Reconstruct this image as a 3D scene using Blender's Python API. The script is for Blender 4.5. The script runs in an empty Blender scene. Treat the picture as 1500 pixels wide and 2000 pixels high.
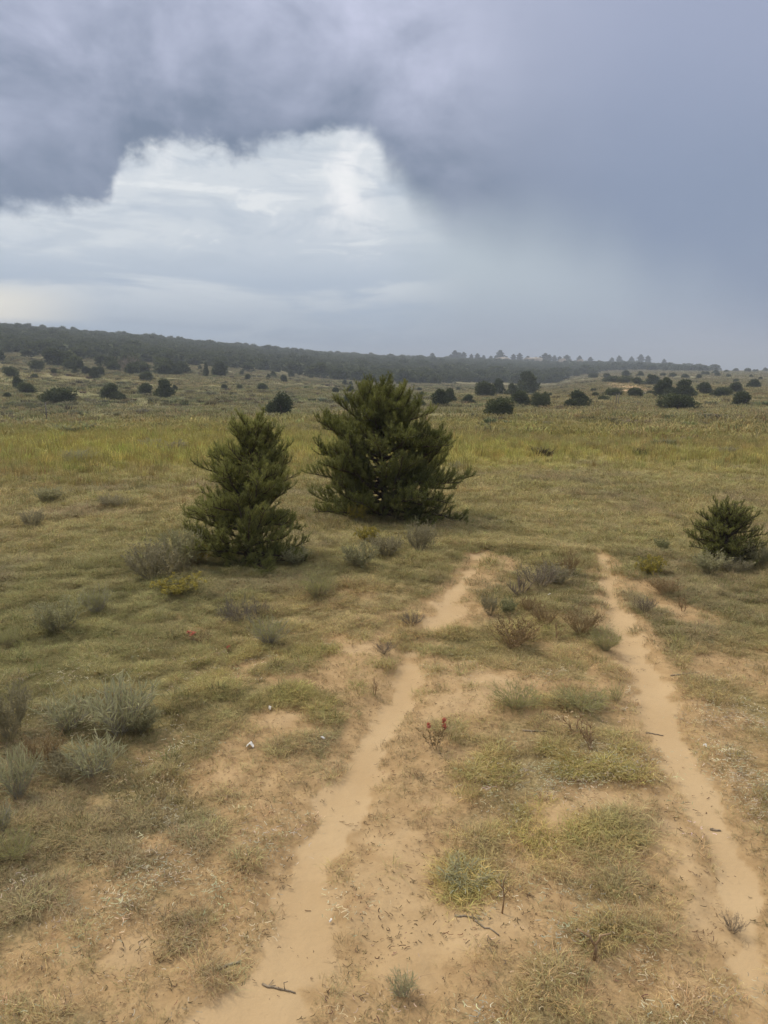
import bpy, math, random
import numpy as np

random.seed(7)
rng = np.random.default_rng(7)
scene = bpy.context.scene
col = scene.collection
R = math.radians

# ------------------------------------------------------------------ camera
CAM_H = 1.8
PITCH = R(10.4)
FPX = 1502.0                       # focal length in pixels of the 1500 x 2000 photograph
cam_d = bpy.data.cameras.new('camera')
cam_d.sensor_fit = 'VERTICAL'
cam_d.sensor_height = 24.0
cam_d.lens = 24.0 * FPX / 2000.0
cam_d.clip_start = 0.05
cam_d.clip_end = 20000
cam = bpy.data.objects.new('camera', cam_d)
col.objects.link(cam)
cam.location = (0, 0, CAM_H)
cam.rotation_euler = (math.pi / 2 - PITCH, 0, 0)
scene.camera = cam

# ------------------------------------------------------------------ view, sampling
vs = scene.view_settings
vs.view_transform = 'Standard'
vs.look = 'None'
vs.gamma = 1.0
vs.exposure = 0.70
vs.use_curve_mapping = False
cy = scene.cycles
cy.max_bounces = 5
cy.diffuse_bounces = 3
cy.glossy_bounces = 1
cy.transmission_bounces = 2
cy.volume_bounces = 0
cy.transparent_max_bounces = 4
cy.use_denoising = True
cy.use_adaptive_sampling = True
cy.adaptive_threshold = 0.02

SUN_AZ, SUN_EL = R(-55), R(52)     # azimuth from +y towards +x


# ------------------------------------------------------------------ node helpers
class NT:
    def __init__(self, tree):
        self.t = tree
        self.n = tree.nodes
        self.l = tree.links

    def node(self, typ, **kw):
        nd = self.n.new(typ)
        for k, v in kw.items():
            setattr(nd, k, v)
        return nd

    def put(self, sock, v):
        if v is None:
            return
        if isinstance(v, bpy.types.NodeSocket):
            self.l.new(v, sock)
        else:
            sock.default_value = v

    def math(self, op, a, b=None, c=None, clamp=False):
        nd = self.node('ShaderNodeMath', operation=op, use_clamp=clamp)
        self.put(nd.inputs[0], a)
        self.put(nd.inputs[1], b)
        self.put(nd.inputs[2], c)
        return nd.outputs[0]

    def vmath(self, op, a, b=None):
        nd = self.node('ShaderNodeVectorMath', operation=op)
        self.put(nd.inputs[0], a)
        self.put(nd.inputs[1], b)
        return nd.outputs[0]

    def mix(self, f, a, b, blend='MIX'):
        nd = self.node('ShaderNodeMix', data_type='RGBA', blend_type=blend)
        self.put(nd.inputs[0], f)
        for i, v in ((6, a), (7, b)):
            if isinstance(v, (tuple, list)) and len(v) == 3:
                v = (*v, 1)
            self.put(nd.inputs[i], v)
        return nd.outputs[2]

    def sstep(self, x, lo, hi, a=0.0, b=1.0):
        nd = self.node('ShaderNodeMapRange', interpolation_type='SMOOTHSTEP')
        self.put(nd.inputs['Value'], x)
        self.put(nd.inputs['From Min'], lo)
        self.put(nd.inputs['From Max'], hi)
        self.put(nd.inputs['To Min'], a)
        self.put(nd.inputs['To Max'], b)
        return nd.outputs['Result']

    def noise(self, vec, scale, detail=4, rough=0.5, dist=0.0):
        nd = self.node('ShaderNodeTexNoise')
        self.put(nd.inputs['Vector'], vec)
        nd.inputs['Scale'].default_value = scale
        nd.inputs['Detail'].default_value = detail
        nd.inputs['Roughness'].default_value = rough
        nd.inputs['Distortion'].default_value = dist
        return nd.outputs['Fac']

    def curve(self, x, pts, lo, hi):
        """piecewise curve value(x); pts = [(x, value in 0..1)] over lo..hi"""
        m = self.node('ShaderNodeMapRange')
        self.put(m.inputs['Value'], x)
        m.inputs['From Min'].default_value = lo
        m.inputs['From Max'].default_value = hi
        rp = self.node('ShaderNodeValToRGB')
        rp.color_ramp.interpolation = 'EASE'
        els = rp.color_ramp.elements
        for i, (px_, v) in enumerate(pts):
            p = (px_ - lo) / (hi - lo)
            e = els[i] if i < 2 else els.new(p)
            e.position = p
            e.color = (v, v, v, 1)
        self.l.new(m.outputs[0], rp.inputs[0])
        return rp.outputs[0]


def srgb(r, g, b):
    def f(c):
        c /= 255.0
        return c / 12.92 if c <= 0.04045 else ((c + 0.055) / 1.055) ** 2.4
    return (f(r), f(g), f(b))


# ------------------------------------------------------------------ world: storm sky
world = bpy.data.worlds.new('World')
scene.world = world
world.use_nodes = True
wt = NT(world.node_tree)
for nd in list(wt.n):
    wt.n.remove(nd)
tc = wt.node('ShaderNodeTexCoord')
dirv = wt.vmath('NORMALIZE', tc.outputs['Generated'])
sep = wt.node('ShaderNodeSeparateXYZ')
wt.l.new(dirv, sep.inputs[0])
DX, DY, DZ = sep.outputs
az = wt.math('MULTIPLY', wt.math('ARCTAN2', DX, DY), 180 / math.pi)
el = wt.math('MULTIPLY', wt.math('ARCSINE', DZ), 180 / math.pi)

# noise domains: a cloud deck seen in perspective, and streaks lying along the horizon
den = wt.math('ADD', wt.math('MAXIMUM', DZ, 0.0), 0.16)
deck = wt.node('ShaderNodeCombineXYZ')
wt.l.new(wt.math('DIVIDE', DX, den), deck.inputs[0])
wt.l.new(wt.math('DIVIDE', DY, den), deck.inputs[1])
deck = deck.outputs[0]
strk = wt.node('ShaderNodeCombineXYZ')
wt.l.new(wt.math('MULTIPLY', az, 0.045), strk.inputs[0])
wt.l.new(wt.math('MULTIPLY', el, 0.32), strk.inputs[1])
strk.inputs[2].default_value = 3.7
strk = strk.outputs[0]
puff = wt.vmath('MULTIPLY', dirv, (1.0, 1.0, 1.25))

n_big = wt.noise(deck, 1.15, 5, 0.52, 0.25)
n_puff = wt.noise(puff, 7.5, 6, 0.55, 0.3)
n_edge = wt.noise(puff, 16.0, 5, 0.6, 0.2)
n_strk = wt.noise(strk, 1.0, 6, 0.6, 0.5)
n_fine = wt.noise(puff, 38.0, 5, 0.6, 0.4)
n_mid = wt.noise(wt.vmath('MULTIPLY', dirv, (1.0, 1.0, 1.9)), 5.2, 6, 0.55, 0.4)
n_wisp = wt.noise(wt.vmath('MULTIPLY', dirv, (1.0, 1.0, 3.6)), 9.0, 6, 0.62, 0.6)

# lower rim of the storm cloud, elevation in degrees / 20, against azimuth
rim = wt.curve(az, [(-90, 0.0), (-44, .46), (-26, .50), (-20.5, .535), (-18.8, .565), (-17.2, .70), (-14, .735), (-8, .745), (-4, .81),
                    (-1.0, .775), (0.6, .68), (2.6, .575), (5, .51), (10, .465), (15, .38), (20, .22), (28, .0)],
               -90, 60)
rim = wt.math('MULTIPLY', rim, 20.0)
right = wt.sstep(az, -4.0, 6.0)                           # rough edge on one side, rain veil on the other
amp = wt.math('MULTIPLY_ADD', right, -3.2, 4.4)
jag = wt.math('MULTIPLY', wt.math('SUBTRACT', wt.math('MULTIPLY_ADD', n_edge, 0.38, wt.math('MULTIPLY_ADD', n_fine, 0.22, wt.math('MULTIPLY', n_puff, 0.40))), 0.5), amp)
jag = wt.math('MULTIPLY', jag, 2.0)
rim_n = wt.math('ADD', rim, jag)
soft = wt.math('ADD', 0.80, wt.math('MULTIPLY', wt.sstep(az, -4.0, 16.0), 4.2))
cloud = wt.sstep(wt.math('SUBTRACT', el, rim_n), wt.math('MULTIPLY', soft, -1.0), soft)

# storm cloud colour: dark underside, paler billows above, smooth rain to the side
dark = srgb(116, 129, 150)
pale = srgb(200, 204, 226)
rim_s = wt.curve(az, [(-90, .45), (-30, .57), (-4, .70), (8, .50), (18, .32), (32, .0)], -90, 60)
above = wt.math('SUBTRACT', el, wt.math('MULTIPLY', rim_s, 20.0))
billow = wt.math('MULTIPLY_ADD', n_big, 0.22, wt.math('MULTIPLY_ADD', n_mid, 0.40, wt.math('MULTIPLY', n_puff, 0.38)))
lift = wt.math('ADD', wt.sstep(above, 0.8, 9.5, 0.12, 0.66), wt.math('MULTIPLY', wt.math('SUBTRACT', billow, 0.5), wt.sstep(above, 0.0, 8.0, 2.6, 4.0)))
rainy = wt.sstep(az, 2.0, 11.0)
smooth_v = wt.sstep(el, 9.0, 25.0, 0.06, 0.62)
lift = wt.math('ADD', wt.math('MULTIPLY', lift, wt.math('SUBTRACT', 1.0, wt.math('MULTIPLY', rainy, 0.85))),
               wt.math('MULTIPLY', smooth_v, wt.math('MULTIPLY', rainy, 0.85)), clamp=True)
c_cloud = wt.mix(lift, dark, pale)
c_cloud = wt.mix(wt.sstep(az, 4, 20, 0, 0.85), c_cloud, wt.mix(smooth_v, srgb(128, 143, 169), srgb(172, 178, 203)))

# bright gap under it
n_s2 = wt.sstep(n_strk, 0.36, 0.66)
gap_l = wt.mix(wt.sstep(wt.math('ADD', el, wt.math('MULTIPLY', wt.math('SUBTRACT', n_strk, 0.5), 3.0)), 1.8, 7.0),
               srgb(146, 163, 186), srgb(214, 220, 225))
gap_l = wt.mix(wt.math('MULTIPLY', wt.sstep(wt.math('SUBTRACT', 1.0, n_s2), 0.35, 0.9), wt.sstep(el, 5, 9, 0.85, 0.34)), gap_l, srgb(166, 181, 200))
gap_l = wt.mix(wt.math('MULTIPLY', wt.sstep(n_puff, 0.52, 0.72), wt.sstep(el, 7.0, 11.0)), gap_l, srgb(246, 246, 246))
gap_l = wt.mix(wt.math('MULTIPLY', wt.sstep(n_wisp, 0.50, 0.64), 0.5), gap_l, srgb(182, 193, 206))
gap_l = wt.mix(wt.math('MULTIPLY', wt.sstep(n_wisp, 0.46, 0.34), wt.sstep(el, 6.0, 10.0, 0.0, 0.7)), gap_l, srgb(238, 240, 240))
gap_r = wt.mix(wt.sstep(el, 0.5, 8.0), srgb(148, 160, 180), srgb(182, 193, 201))
veil = wt.sstep(az, -1.5, 7.5)
c_gap = wt.mix(veil, gap_l, gap_r)
c_gap = wt.mix(wt.math('MULTIPLY', wt.sstep(az, 13, 27), wt.sstep(el, 6.0, 0.0)), c_gap, srgb(176, 178, 193))
# cream glow on the horizon to one side
glow = wt.math('MULTIPLY', wt.sstep(az, -18.5, -27.0), wt.math('MULTIPLY', wt.sstep(el, 2.6, 3.6), wt.sstep(el, 6.2, 4.4)))
c_gap = wt.mix(wt.math('MULTIPLY', glow, wt.sstep(n_strk, 0.34, 0.50)), c_gap, srgb(244, 238, 224))

sky = wt.node('ShaderNodeTexSky', sky_type='NISHITA', sun_disc=False)
sky.sun_elevation = SUN_EL
sky.sun_rotation = SUN_AZ
sky.altitude = 2000
c_all = wt.mix(cloud, c_gap, c_cloud)
# overcast vault, brighter overhead; unseen zenith raised and warmed further to light the ground
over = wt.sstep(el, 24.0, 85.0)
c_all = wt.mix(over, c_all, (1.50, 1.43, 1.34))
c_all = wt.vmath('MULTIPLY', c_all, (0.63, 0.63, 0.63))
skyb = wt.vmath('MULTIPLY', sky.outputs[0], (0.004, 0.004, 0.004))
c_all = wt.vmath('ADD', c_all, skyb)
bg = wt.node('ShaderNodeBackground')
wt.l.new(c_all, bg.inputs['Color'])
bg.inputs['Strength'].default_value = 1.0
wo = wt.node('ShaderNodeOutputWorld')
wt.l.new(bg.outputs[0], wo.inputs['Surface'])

# ------------------------------------------------------------------ sun behind thin cloud
sd = bpy.data.lights.new('sun', 'SUN')
sd.energy = 1.5
sd.angle = R(14)
sd.color = (1.0, 0.885, 0.70)
sun = bpy.data.objects.new('sun', sd)
col.objects.link(sun)
sun.rotation_euler = (math.pi / 2 - SUN_EL, 0, -SUN_AZ + math.pi)
# a sun lamp shines along -Z: tilt by the zenith angle, then turn so that it comes from SUN_AZ
from mathutils import Vector
sv = Vector((math.sin(SUN_AZ) * math.cos(SUN_EL), math.cos(SUN_AZ) * math.cos(SUN_EL), math.sin(SUN_EL)))
sun.rotation_euler = sv.to_track_quat('Z', 'Y').to_euler()


# ------------------------------------------------------------------ numeric noise
def _hash(ix, iy, seed):
    h = (ix.astype(np.int64) * 374761393 + iy.astype(np.int64) * 668265263 + seed * 1442695041) & 0xffffffff
    h = ((h ^ (h >> 13)) * 1274126177) & 0xffffffff
    return ((h ^ (h >> 16)) & 0xffff) / 65535.0


def vnoise(x, y, seed=0):
    x = np.asarray(x, float)
    y = np.asarray(y, float)
    ix, iy = np.floor(x), np.floor(y)
    fx, fy = x - ix, y - iy
    fx = fx * fx * (3 - 2 * fx)
    fy = fy * fy * (3 - 2 * fy)
    a = _hash(ix, iy, seed)
    b = _hash(ix + 1, iy, seed)
    c = _hash(ix, iy + 1, seed)
    d = _hash(ix + 1, iy + 1, seed)
    return (a * (1 - fx) + b * fx) * (1 - fy) + (c * (1 - fx) + d * fx) * fy


def fbm(x, y, seed=0, oct=4, gain=0.5):
    s, a, t = 0.0, 1.0, 0.0
    x, y = np.asarray(x, float), np.asarray(y, float)
    for i in range(oct):
        ca, sa = math.cos(i * 0.9), math.sin(i * 0.9)
        s = s + a * vnoise((x * ca - y * sa) * 2 ** i + 17.3 * i, (x * sa + y * ca) * 2 ** i - 9.1 * i, seed + i * 31)
        t += a
        a *= gain
    return s / t


def sm(x, lo, hi):
    t = np.clip((np.asarray(x, float) - lo) / (hi - lo), 0, 1)
    return t * t * (3 - 2 * t)


# ------------------------------------------------------------------ terrain shape
def pix_dir(px, py):
    u, v = (px - 750) / FPX, (py - 1000) / FPX
    return np.array([u, math.cos(PITCH) - v * math.sin(PITCH), -math.sin(PITCH) - v * math.cos(PITCH)])


def px_az(px):
    return math.atan2((px - 750) / FPX, 1.0166)


# column: distance and row where the open plain meets the wooded slope, distance and row of the ridge
PROFILE = [(-900, 150, 710, 470, 600), (0, 165, 714, 500, 646), (250, 175, 722, 520, 661), (400, 190, 728, 540, 672),
           (600, 212, 739, 580, 690), (750, 222, 747, 620, 699), (900, 235, 751, 680, 704), (1080, 255, 752, 740, 710),
           (1180, 380, 729, 780, 712), (1260, 440, 724, 800, 714), (1400, 460, 726, 800, 724), (1500, 460, 728, 800, 722),
           (2400, 460, 730, 800, 723)]
P_AZ = np.array([px_az(p[0]) for p in PROFILE])


def _rowz(row, r):
    d = pix_dir(750, row)
    return CAM_H + r * d[2] / math.hypot(d[0], d[1])


P_RF = np.array([p[1] for p in PROFILE], float)
P_ZF = np.array([_rowz(p[2], p[1]) for p in PROFILE])
P_RR = np.array([p[3] for p in PROFILE], float)
P_ZR = np.array([_rowz(p[4], p[3]) for p in PROFILE])


def prof(a):
    # towards the back of the scene everything eases to the open right-hand plain
    k = sm(-a, 1.2, 2.9)
    out = []
    for arr in (P_RF, P_ZF, P_RR, P_ZR):
        v = np.interp(a, P_AZ, arr)
        out.append(v * (1 - k) + arr[-1] * k)
    return out


def _base(r, a):
    rf, zf, rr, zr = prof(a)
    z = np.zeros_like(r)

    def seg(r0, z0, r1, z1):
        t = np.clip((r - r0) / (r1 - r0), 0, 1)
        return z0 + (z1 - z0) * t
    z = np.where(r < 38, seg(9.0, 0.0, 38.0, -0.75), z)
    z = np.where((r >= 38) & (r < 75), seg(38.0, -0.75, 75.0, -1.45), z)
    z = np.where((r >= 75) & (r < rf), seg(75.0, -1.45, rf, zf), z)
    z = np.where((r >= rf) & (r < rr), seg(rf, zf, rr, zr), z)
    z = np.where(r >= rr, np.maximum(seg(rr, zr, rr * 2.2, -6.0), -6.0), z)
    return z


# wheel ruts: photo column, row, half width in photo pixels
RUT_A = [(440, 2080, 95), (495, 1990, 85), (520, 1955, 70), (545, 1928, 10), (565, 1908, 14), (580, 1885, 60), (592, 1820, 58), (602, 1750, 54), (604, 1725, 30), (604, 1690, 30), (630, 1640, 34), (650, 1600, 36), (680, 1540, 38),
         (705, 1490, 38), (728, 1445, 26), (760, 1400, 34), (782, 1350, 30), (800, 1300, 24), (806, 1258, 20), (812, 1244, 5), (824, 1232, 5), (842, 1220, 24), (878, 1196, 30), (884, 1160, 18), (905, 1130, 16), (926, 1105, 14), (940, 1082, 14), (948, 1072, 3)]
RUT_B = [(1560, 2080, 75), (1490, 1990, 62), (1470, 1890, 52), (1460, 1790, 42), (1440, 1700, 40), (1420, 1640, 40), (1372, 1570, 36),
         (1340, 1500, 38), (1312, 1450, 38), (1292, 1400, 36), (1276, 1350, 34), (1250, 1300, 30), (1230, 1265, 26),
         (1214, 1225, 22), (1200, 1190, 16), (1190, 1155, 13), (1188, 1128, 18), (1180, 1100, 14), (1170, 1074, 5)]


def flat_hit(px, py):
    d = pix_dir(px, py)
    t = CAM_H / -d[2]
    return d[0] * t, d[1] * t, t


def rut_line(lst):
    out = []
    for (px, py, hw) in lst:
        x, y, t = flat_hit(px, py)
        out.append((x, y, hw / FPX * t))
    a = np.array(out)
    s = np.concatenate([[0], np.cumsum(np.hypot(np.diff(a[:, 0]), np.diff(a[:, 1])))])
    q = np.linspace(0, s[-1], 160)
    return np.stack([np.interp(q, s, a[:, i]) for i in range(3)], 1)


RA, RB = rut_line(RUT_A), rut_line(RUT_B)


def rut_field(x, y, line):
    """distance from the centre of a rut in units of its half width"""
    x, y = np.asarray(x, float), np.asarray(y, float)
    best = np.full(x.shape, 9.0)
    near = (np.hypot(x, y) < 12.5) & (y > 0)
    if near.any():
        xs, ys = x[near], y[near]
        b = np.full(xs.shape, 9.0)
        for (cx, cy_, w) in line:
            b = np.minimum(b, np.hypot(xs - cx, (ys - cy_)) / w)
        best[near] = b
    return best


def height(x, y, fine=True):
    x, y = np.asarray(x, float), np.asarray(y, float)
    r = np.hypot(x, y)
    a = np.arctan2(x, y)
    z = 0
    for k, w in ((0.82, .15), (0.91, .2), (1.0, .3), (1.09, .2), (1.18, .15)):
        z = z + w * _base(r * k, a)
    z = z + (fbm(x / 28, y / 28, 5, 3) - .5) * 1.1 * sm(r, 25, 120) * (1 - .6 * sm(r, 150, 300))
    z = z + (fbm(x / 5, y / 5, 9, 3) - .5) * 0.22 * sm(r, 4, 20)
    if fine:
        near = 1 - sm(r, 18, 45)
        z = z + (fbm(x / 0.8, y / 0.8, 21, 4) - .5) * 0.085 * near
        z = z + (fbm(x / 0.17, y / 0.17, 91, 3, .6) - .5) * 0.045 * near
    return z


def ground_z(x, y):
    z = height(x, y)
    for line in (RA, RB):
        f = rut_field(x, y, line)
        r_ = np.hypot(x, y)
        flatten = 1 - sm(f, 0.4, 2.0)
        zs = height(x, y, False) + (fbm(np.asarray(x) / 0.5, np.asarray(y) / 0.5, 3, 2) - .5) * 0.03
        z = z * (1 - flatten * .8) + zs * flatten * .8
        z = z - 0.024 * (1 - sm(f, 0.3, 2.2))
    return z


_T = np.geomspace(1.5, 2500, 4000)


def hit(px, py):
    """where the line of sight through a photo pixel meets the ground"""
    d = pix_dir(px, py)
    p = d[None, :] * _T[:, None]
    g = ground_z(p[:, 0], p[:, 1])
    below = np.nonzero(p[:, 2] + CAM_H < g)[0]
    i = below[0] if len(below) else None
    if i is None:
        return None
    t = _T[i]
    x, y = d[0] * t, d[1] * t
    return float(x), float(y), float(ground_z(np.array([x]), np.array([y]))[0]), float(t)


def at_dist(px, r):
    a = px_az(px)
    x, y = r * math.sin(a), r * math.cos(a)
    return x, y, float(ground_z(np.array([x]), np.array([y]))[0])


# ------------------------------------------------------------------ what covers the ground
BLOBS = [  # bare sandy patches: column, row, half width, half height in pixels, strength
    (700, 1290, 60, 40, .5), (560, 1405, 60, 22, .55), (420, 1515, 60, 35, .4), (480, 1440, 40, 20, .3),
    (310, 1640, 55, 25, .55), (270, 1855, 45, 40, .6), (330, 1950, 120, 60, .35), (760, 1640, 150, 90, .65), (790, 1820, 110, 140, .65),
    (640, 1960, 120, 60, .4), (860, 1540, 100, 60, .35), (940, 1380, 100, 30, .45), (1000, 1345, 120, 26, .4), (840, 1430, 90, 60, .35),
    (900, 1320, 70, 30, .35), (1170, 1560, 70, 28, .8), (1085, 1600, 42, 34, .8), (1050, 1760, 70, 40, .5), (1180, 1690, 60, 40, .4), (960, 1790, 60, 40, .5),
    (1050, 1660, 50, 30, .45), (960, 1110, 50, 30, .45), (900, 1150, 40, 26, .3), (1320, 1185, 60, 12, .45), (1390, 1215, 40, 12, .4), (1230, 1150, 60, 14, .25),
    (1400, 1420, 80, 60, .25), (1440, 1560, 80, 60, .3), (1480, 1330, 60, 40, .2), (1380, 1760, 60, 120, .4), (1300, 1600, 50, 90, .2), (1360, 1940, 110, 60, .3),
    (520, 1560, 80, 50, .35), (480, 1700, 80, 90, .4), (460, 1870, 80, 70, .45), (180, 1700, 160, 50, .28), (150, 1900, 150, 80, .25), (1220, 1370, 30, 60, .3), (1290, 1520, 40, 80, .3), (80, 1560, 70, 30, .25),
    (1130, 1090, 70, 8, .3), (1240, 1140, 40, 10, .5), (975, 1090, 40, 10, .3), (1340, 1000, 120, 12, .2)]
BLOB_W = []
for (px, py, hw, hh, st) in BLOBS:
    x, y, t = flat_hit(px, py)
    y1 = flat_hit(px, py - hh)[1]
    y0 = flat_hit(px, py + hh)[1]
    BLOB_W.append((x, (y0 + y1) / 2, hw / FPX * t, max((y1 - y0) / 2, .08), st))


def sandiness(x, y):
    x, y = np.asarray(x, float), np.asarray(y, float)
    r = np.hypot(x, y)
    n1 = fbm(x / 0.55, y / 0.55, 41, 5, .58)
    n2 = fbm(x / 0.12, y / 0.12, 43, 3)
    s = np.zeros_like(x)
    for (bx, by, bw, bh, st) in BLOB_W:
        q = ((x - bx) / bw) ** 2 + ((y - by) / bh) ** 2
        s = s + st * np.exp(-q * 0.8)
    s = np.minimum(s, 0.8) * 1.0
    n3 = fbm(x / 0.30, y / 0.22, 47, 4, .6)
    s = s + (n1 - .5) * 0.9 + (n2 - .5) * .2 + (n3 - .5) * .5
    # bare soil is commoner on the worn strip than in the meadow
    worn = (1 - sm(r, 4.5, 8.5)) * sm(x, -2.4, -.9)
    s = s - 0.12 + 0.24 * worn - 0.22 * (1 - sm(x, -3.0, -1.0)) - 0.24 * sm(r, 7.5, 12)
    s = sm(s, -.15, 0.75) * .8
    for line in (RA, RB):
        f = rut_field(x, y, line) + (n1 - .5) * 1.9 + (n3 - .5) * 2.6 + (n2 - .5) * 1.3 + .45 * sm(r, 5.0, 8)
        s = np.maximum(s, .68 * (1 - sm(f + (n1 - .5) * 2.2, 1.3, 3.4)) * (1 - .5 * sm(r, 6, 9)))
        s = np.maximum(s, 1 - sm(f, 0.6, 1.75))
    return s


# ------------------------------------------------------------------ mesh helpers
class MB:
    """collects faces into one mesh"""
    def __init__(self):
        self.v = []
        self.f = []
        self.n = 0
        self.chunks = []

    def tube(self, pts, rads, sides=5):
        pts = [np.asarray(p, float) for p in pts]
        rings = []
        for i, p in enumerate(pts):
            t = pts[min(i + 1, len(pts) - 1)] - pts[max(i - 1, 0)]
            t = t / (np.linalg.norm(t) + 1e-9)
            ref = np.array([0, 0, 1.0]) if abs(t[2]) < .9 else np.array([1.0, 0, 0])
            a = np.cross(t, ref)
            a /= np.linalg.norm(a) + 1e-9
            b = np.cross(t, a)
            ring = []
            for k in range(sides):
                an = 2 * math.pi * k / sides
                self.v.append(p + (a * math.cos(an) + b * math.sin(an)) * rads[i])
                ring.append(self.n)
                self.n += 1
            rings.append(ring)
        for r0, r1 in zip(rings[:-1], rings[1:]):
            for k in range(sides):
                k2 = (k + 1) % sides
                self.f.append((r0[k], r0[k2], r1[k2], r1[k]))
        self.f.append(tuple(rings[-1]))
        self.f.append(tuple(reversed(rings[0])))

    def poly(self, pts):
        ids = []
        for p in pts:
            self.v.append(np.asarray(p, float))
            ids.append(self.n)
            self.n += 1
        self.f.append(tuple(ids))

    def tris(self, arr):
        """arr (n,3,3)"""
        n = len(arr)
        if not n:
            return
        self.v.extend(arr.reshape(-1, 3))
        b = self.n
        self.f.extend(tuple(x) for x in (np.arange(3 * n).reshape(-1, 3) + b).tolist())
        self.n += 3 * n

    def mesh(self, name, mat, smooth=False):
        me = bpy.data.meshes.new(name)
        me.from_pydata([tuple(map(float, p)) for p in self.v], [], self.f)
        me.materials.append(mat)
        if smooth:
            me.polygons.foreach_set('use_smooth', [True] * len(me.polygons))
        me.update()
        return me


def tri_mesh(name, arr, mat, attr=None):
    """fast mesh of loose triangles; attr = one float for each triangle"""
    n = len(arr)
    me = bpy.data.meshes.new(name)
    me.vertices.add(3 * n)
    me.vertices.foreach_set('co', np.ascontiguousarray(arr, dtype=np.float32).ravel())
    me.loops.add(3 * n)
    me.loops.foreach_set('vertex_index', np.arange(3 * n, dtype=np.int32))
    me.polygons.add(n)
    me.polygons.foreach_set('loop_start', np.arange(0, 3 * n, 3, dtype=np.int32))
    if attr is not None:
        at = me.attributes.new('hue', 'FLOAT', 'FACE')
        at.data.foreach_set('value', np.asarray(attr, np.float32))
    me.materials.append(mat)
    me.update()
    me.validate()
    return me


def link(name, me, parent=None, loc=None, rotz=0.0, scale=None):
    o = bpy.data.objects.new(name, me)
    col.objects.link(o)
    if parent is not None:
        o.parent = parent
    if loc is not None:
        o.location = loc
    if rotz:
        o.rotation_euler[2] = rotz
    if scale is not None:
        o.scale = scale
    return o


def tag(o, label=None, cat=None, group=None, kind=None):
    if label:
        o['label'] = label
    if cat:
        o['category'] = cat
    if group:
        o['group'] = group
    if kind:
        o['kind'] = kind
    return o


def thing(name, parts, label, cat, loc, rotz=0.0, scale=(1, 1, 1), group=None, tilt=None):
    """an Empty at the base with its parts; parts share mesh data between alike things"""
    o = link(name, None, None, loc, rotz, scale)
    o.empty_display_size = 0.1
    if tilt:
        o.rotation_euler = (tilt[0], tilt[1], rotz)
    tag(o, label, cat, group)
    for (pn, me) in parts:
        link(pn, me, o)
    return o


# ------------------------------------------------------------------ materials
def leaf_mat(name, c0, c1, rough=0.75, trans=0.25, inst=False, backlit=True):
    m = bpy.data.materials.new(name)
    m.use_nodes = True
    t = NT(m.node_tree)
    bs = t.n['Principled BSDF']
    if inst == 'tint':
        at = t.node('ShaderNodeAttribute', attribute_type='INSTANCER', attribute_name='tint')
        h = t.node('ShaderNodeAttribute', attribute_type='GEOMETRY', attribute_name='hue')
        c = t.mix(t.math('MULTIPLY_ADD', h.outputs['Fac'], 0.9, 0.0), t.vmath('MULTIPLY', at.outputs['Color'], (0.72, 0.72, 0.72)),
                  t.vmath('MULTIPLY', at.outputs['Color'], (1.35, 1.33, 1.3)))
    else:
        h = t.node('ShaderNodeAttribute', attribute_type='GEOMETRY', attribute_name='hue')
        oi = t.node('ShaderNodeObjectInfo')
        f = t.math('MULTIPLY_ADD', oi.outputs['Random'], 0.3, t.math('MULTIPLY', h.outputs['Fac'], 0.75), clamp=True)
        c = t.mix(f, c0, c1)
    t.l.new(c, bs.inputs['Base Color'])
    bs.inputs['Roughness'].default_value = rough
    bs.inputs['Specular IOR Level'].default_value = 0.18
    if trans:
        tr = t.node('ShaderNodeBsdfTranslucent')
        t.l.new(c, tr.inputs['Color'])
        mx = t.node('ShaderNodeMixShader')
        mx.inputs[0].default_value = trans
        t.l.new(bs.outputs[0], mx.inputs[1])
        t.l.new(tr.outputs[0], mx.inputs[2])
        t.l.new(mx.outputs[0], t.n['Material Output'].inputs['Surface'])
    return m


def plain_mat(name, c0, c1, scale=30.0, rough=0.85, bump=0.3):
    m = bpy.data.materials.new(name)
    m.use_nodes = True
    t = NT(m.node_tree)
    bs = t.n['Principled BSDF']
    tcn = t.node('ShaderNodeTexCoord')
    nz = t.noise(tcn.outputs['Object'], scale, 5, 0.6)
    t.l.new(t.mix(t.sstep(nz, 0.3, 0.7), c0, c1), bs.inputs['Base Color'])
    bs.inputs['Roughness'].default_value = rough
    bs.inputs['Specular IOR Level'].default_value = 0.2
    b = t.node('ShaderNodeBump')
    b.inputs['Strength'].default_value = bump
    b.inputs['Distance'].default_value = 0.02
    t.l.new(nz, b.inputs['Height'])
    t.l.new(b.outputs[0], bs.inputs['Normal'])
    return m


M = {}
M['needle'] = leaf_mat('pine_needles', (.105, .120, .030), (.33, .335, .105), 0.7, .45)
M['bark'] = plain_mat('pine_bark', (.055, .042, .03), (.13, .10, .072), 40)
M['jbark'] = plain_mat('juniper_bark', (.07, .055, .042), (.17, .14, .11), 9)
M['juniper'] = leaf_mat('juniper_scales', (.048, .063, .028), (.15, .17, .072), .8, .22)
M['juniper_pale'] = leaf_mat('juniper_scales_pale', (.05, .066, .034), (.11, .13, .06), .8, .12)
M['ponderosa'] = leaf_mat('ponderosa_needles', (.030, .042, .020), (.075, .09, .040), .8, .12)
M['sage'] = leaf_mat('sage_leaves', (.26, .25, .125), (.44, .42, .235), .85, .35)
M['sage_grey'] = leaf_mat('grey_sage_leaves', (.24, .215, .125), (.38, .345, .21), .85, .3)
M['broom'] = leaf_mat('green_broom', (.27, .265, .105), (.45, .435, .195), .8, .4)
M['dead'] = leaf_mat('dead_twigs', (.12, .105, .08), (.27, .24, .19), .9, 0)
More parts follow.
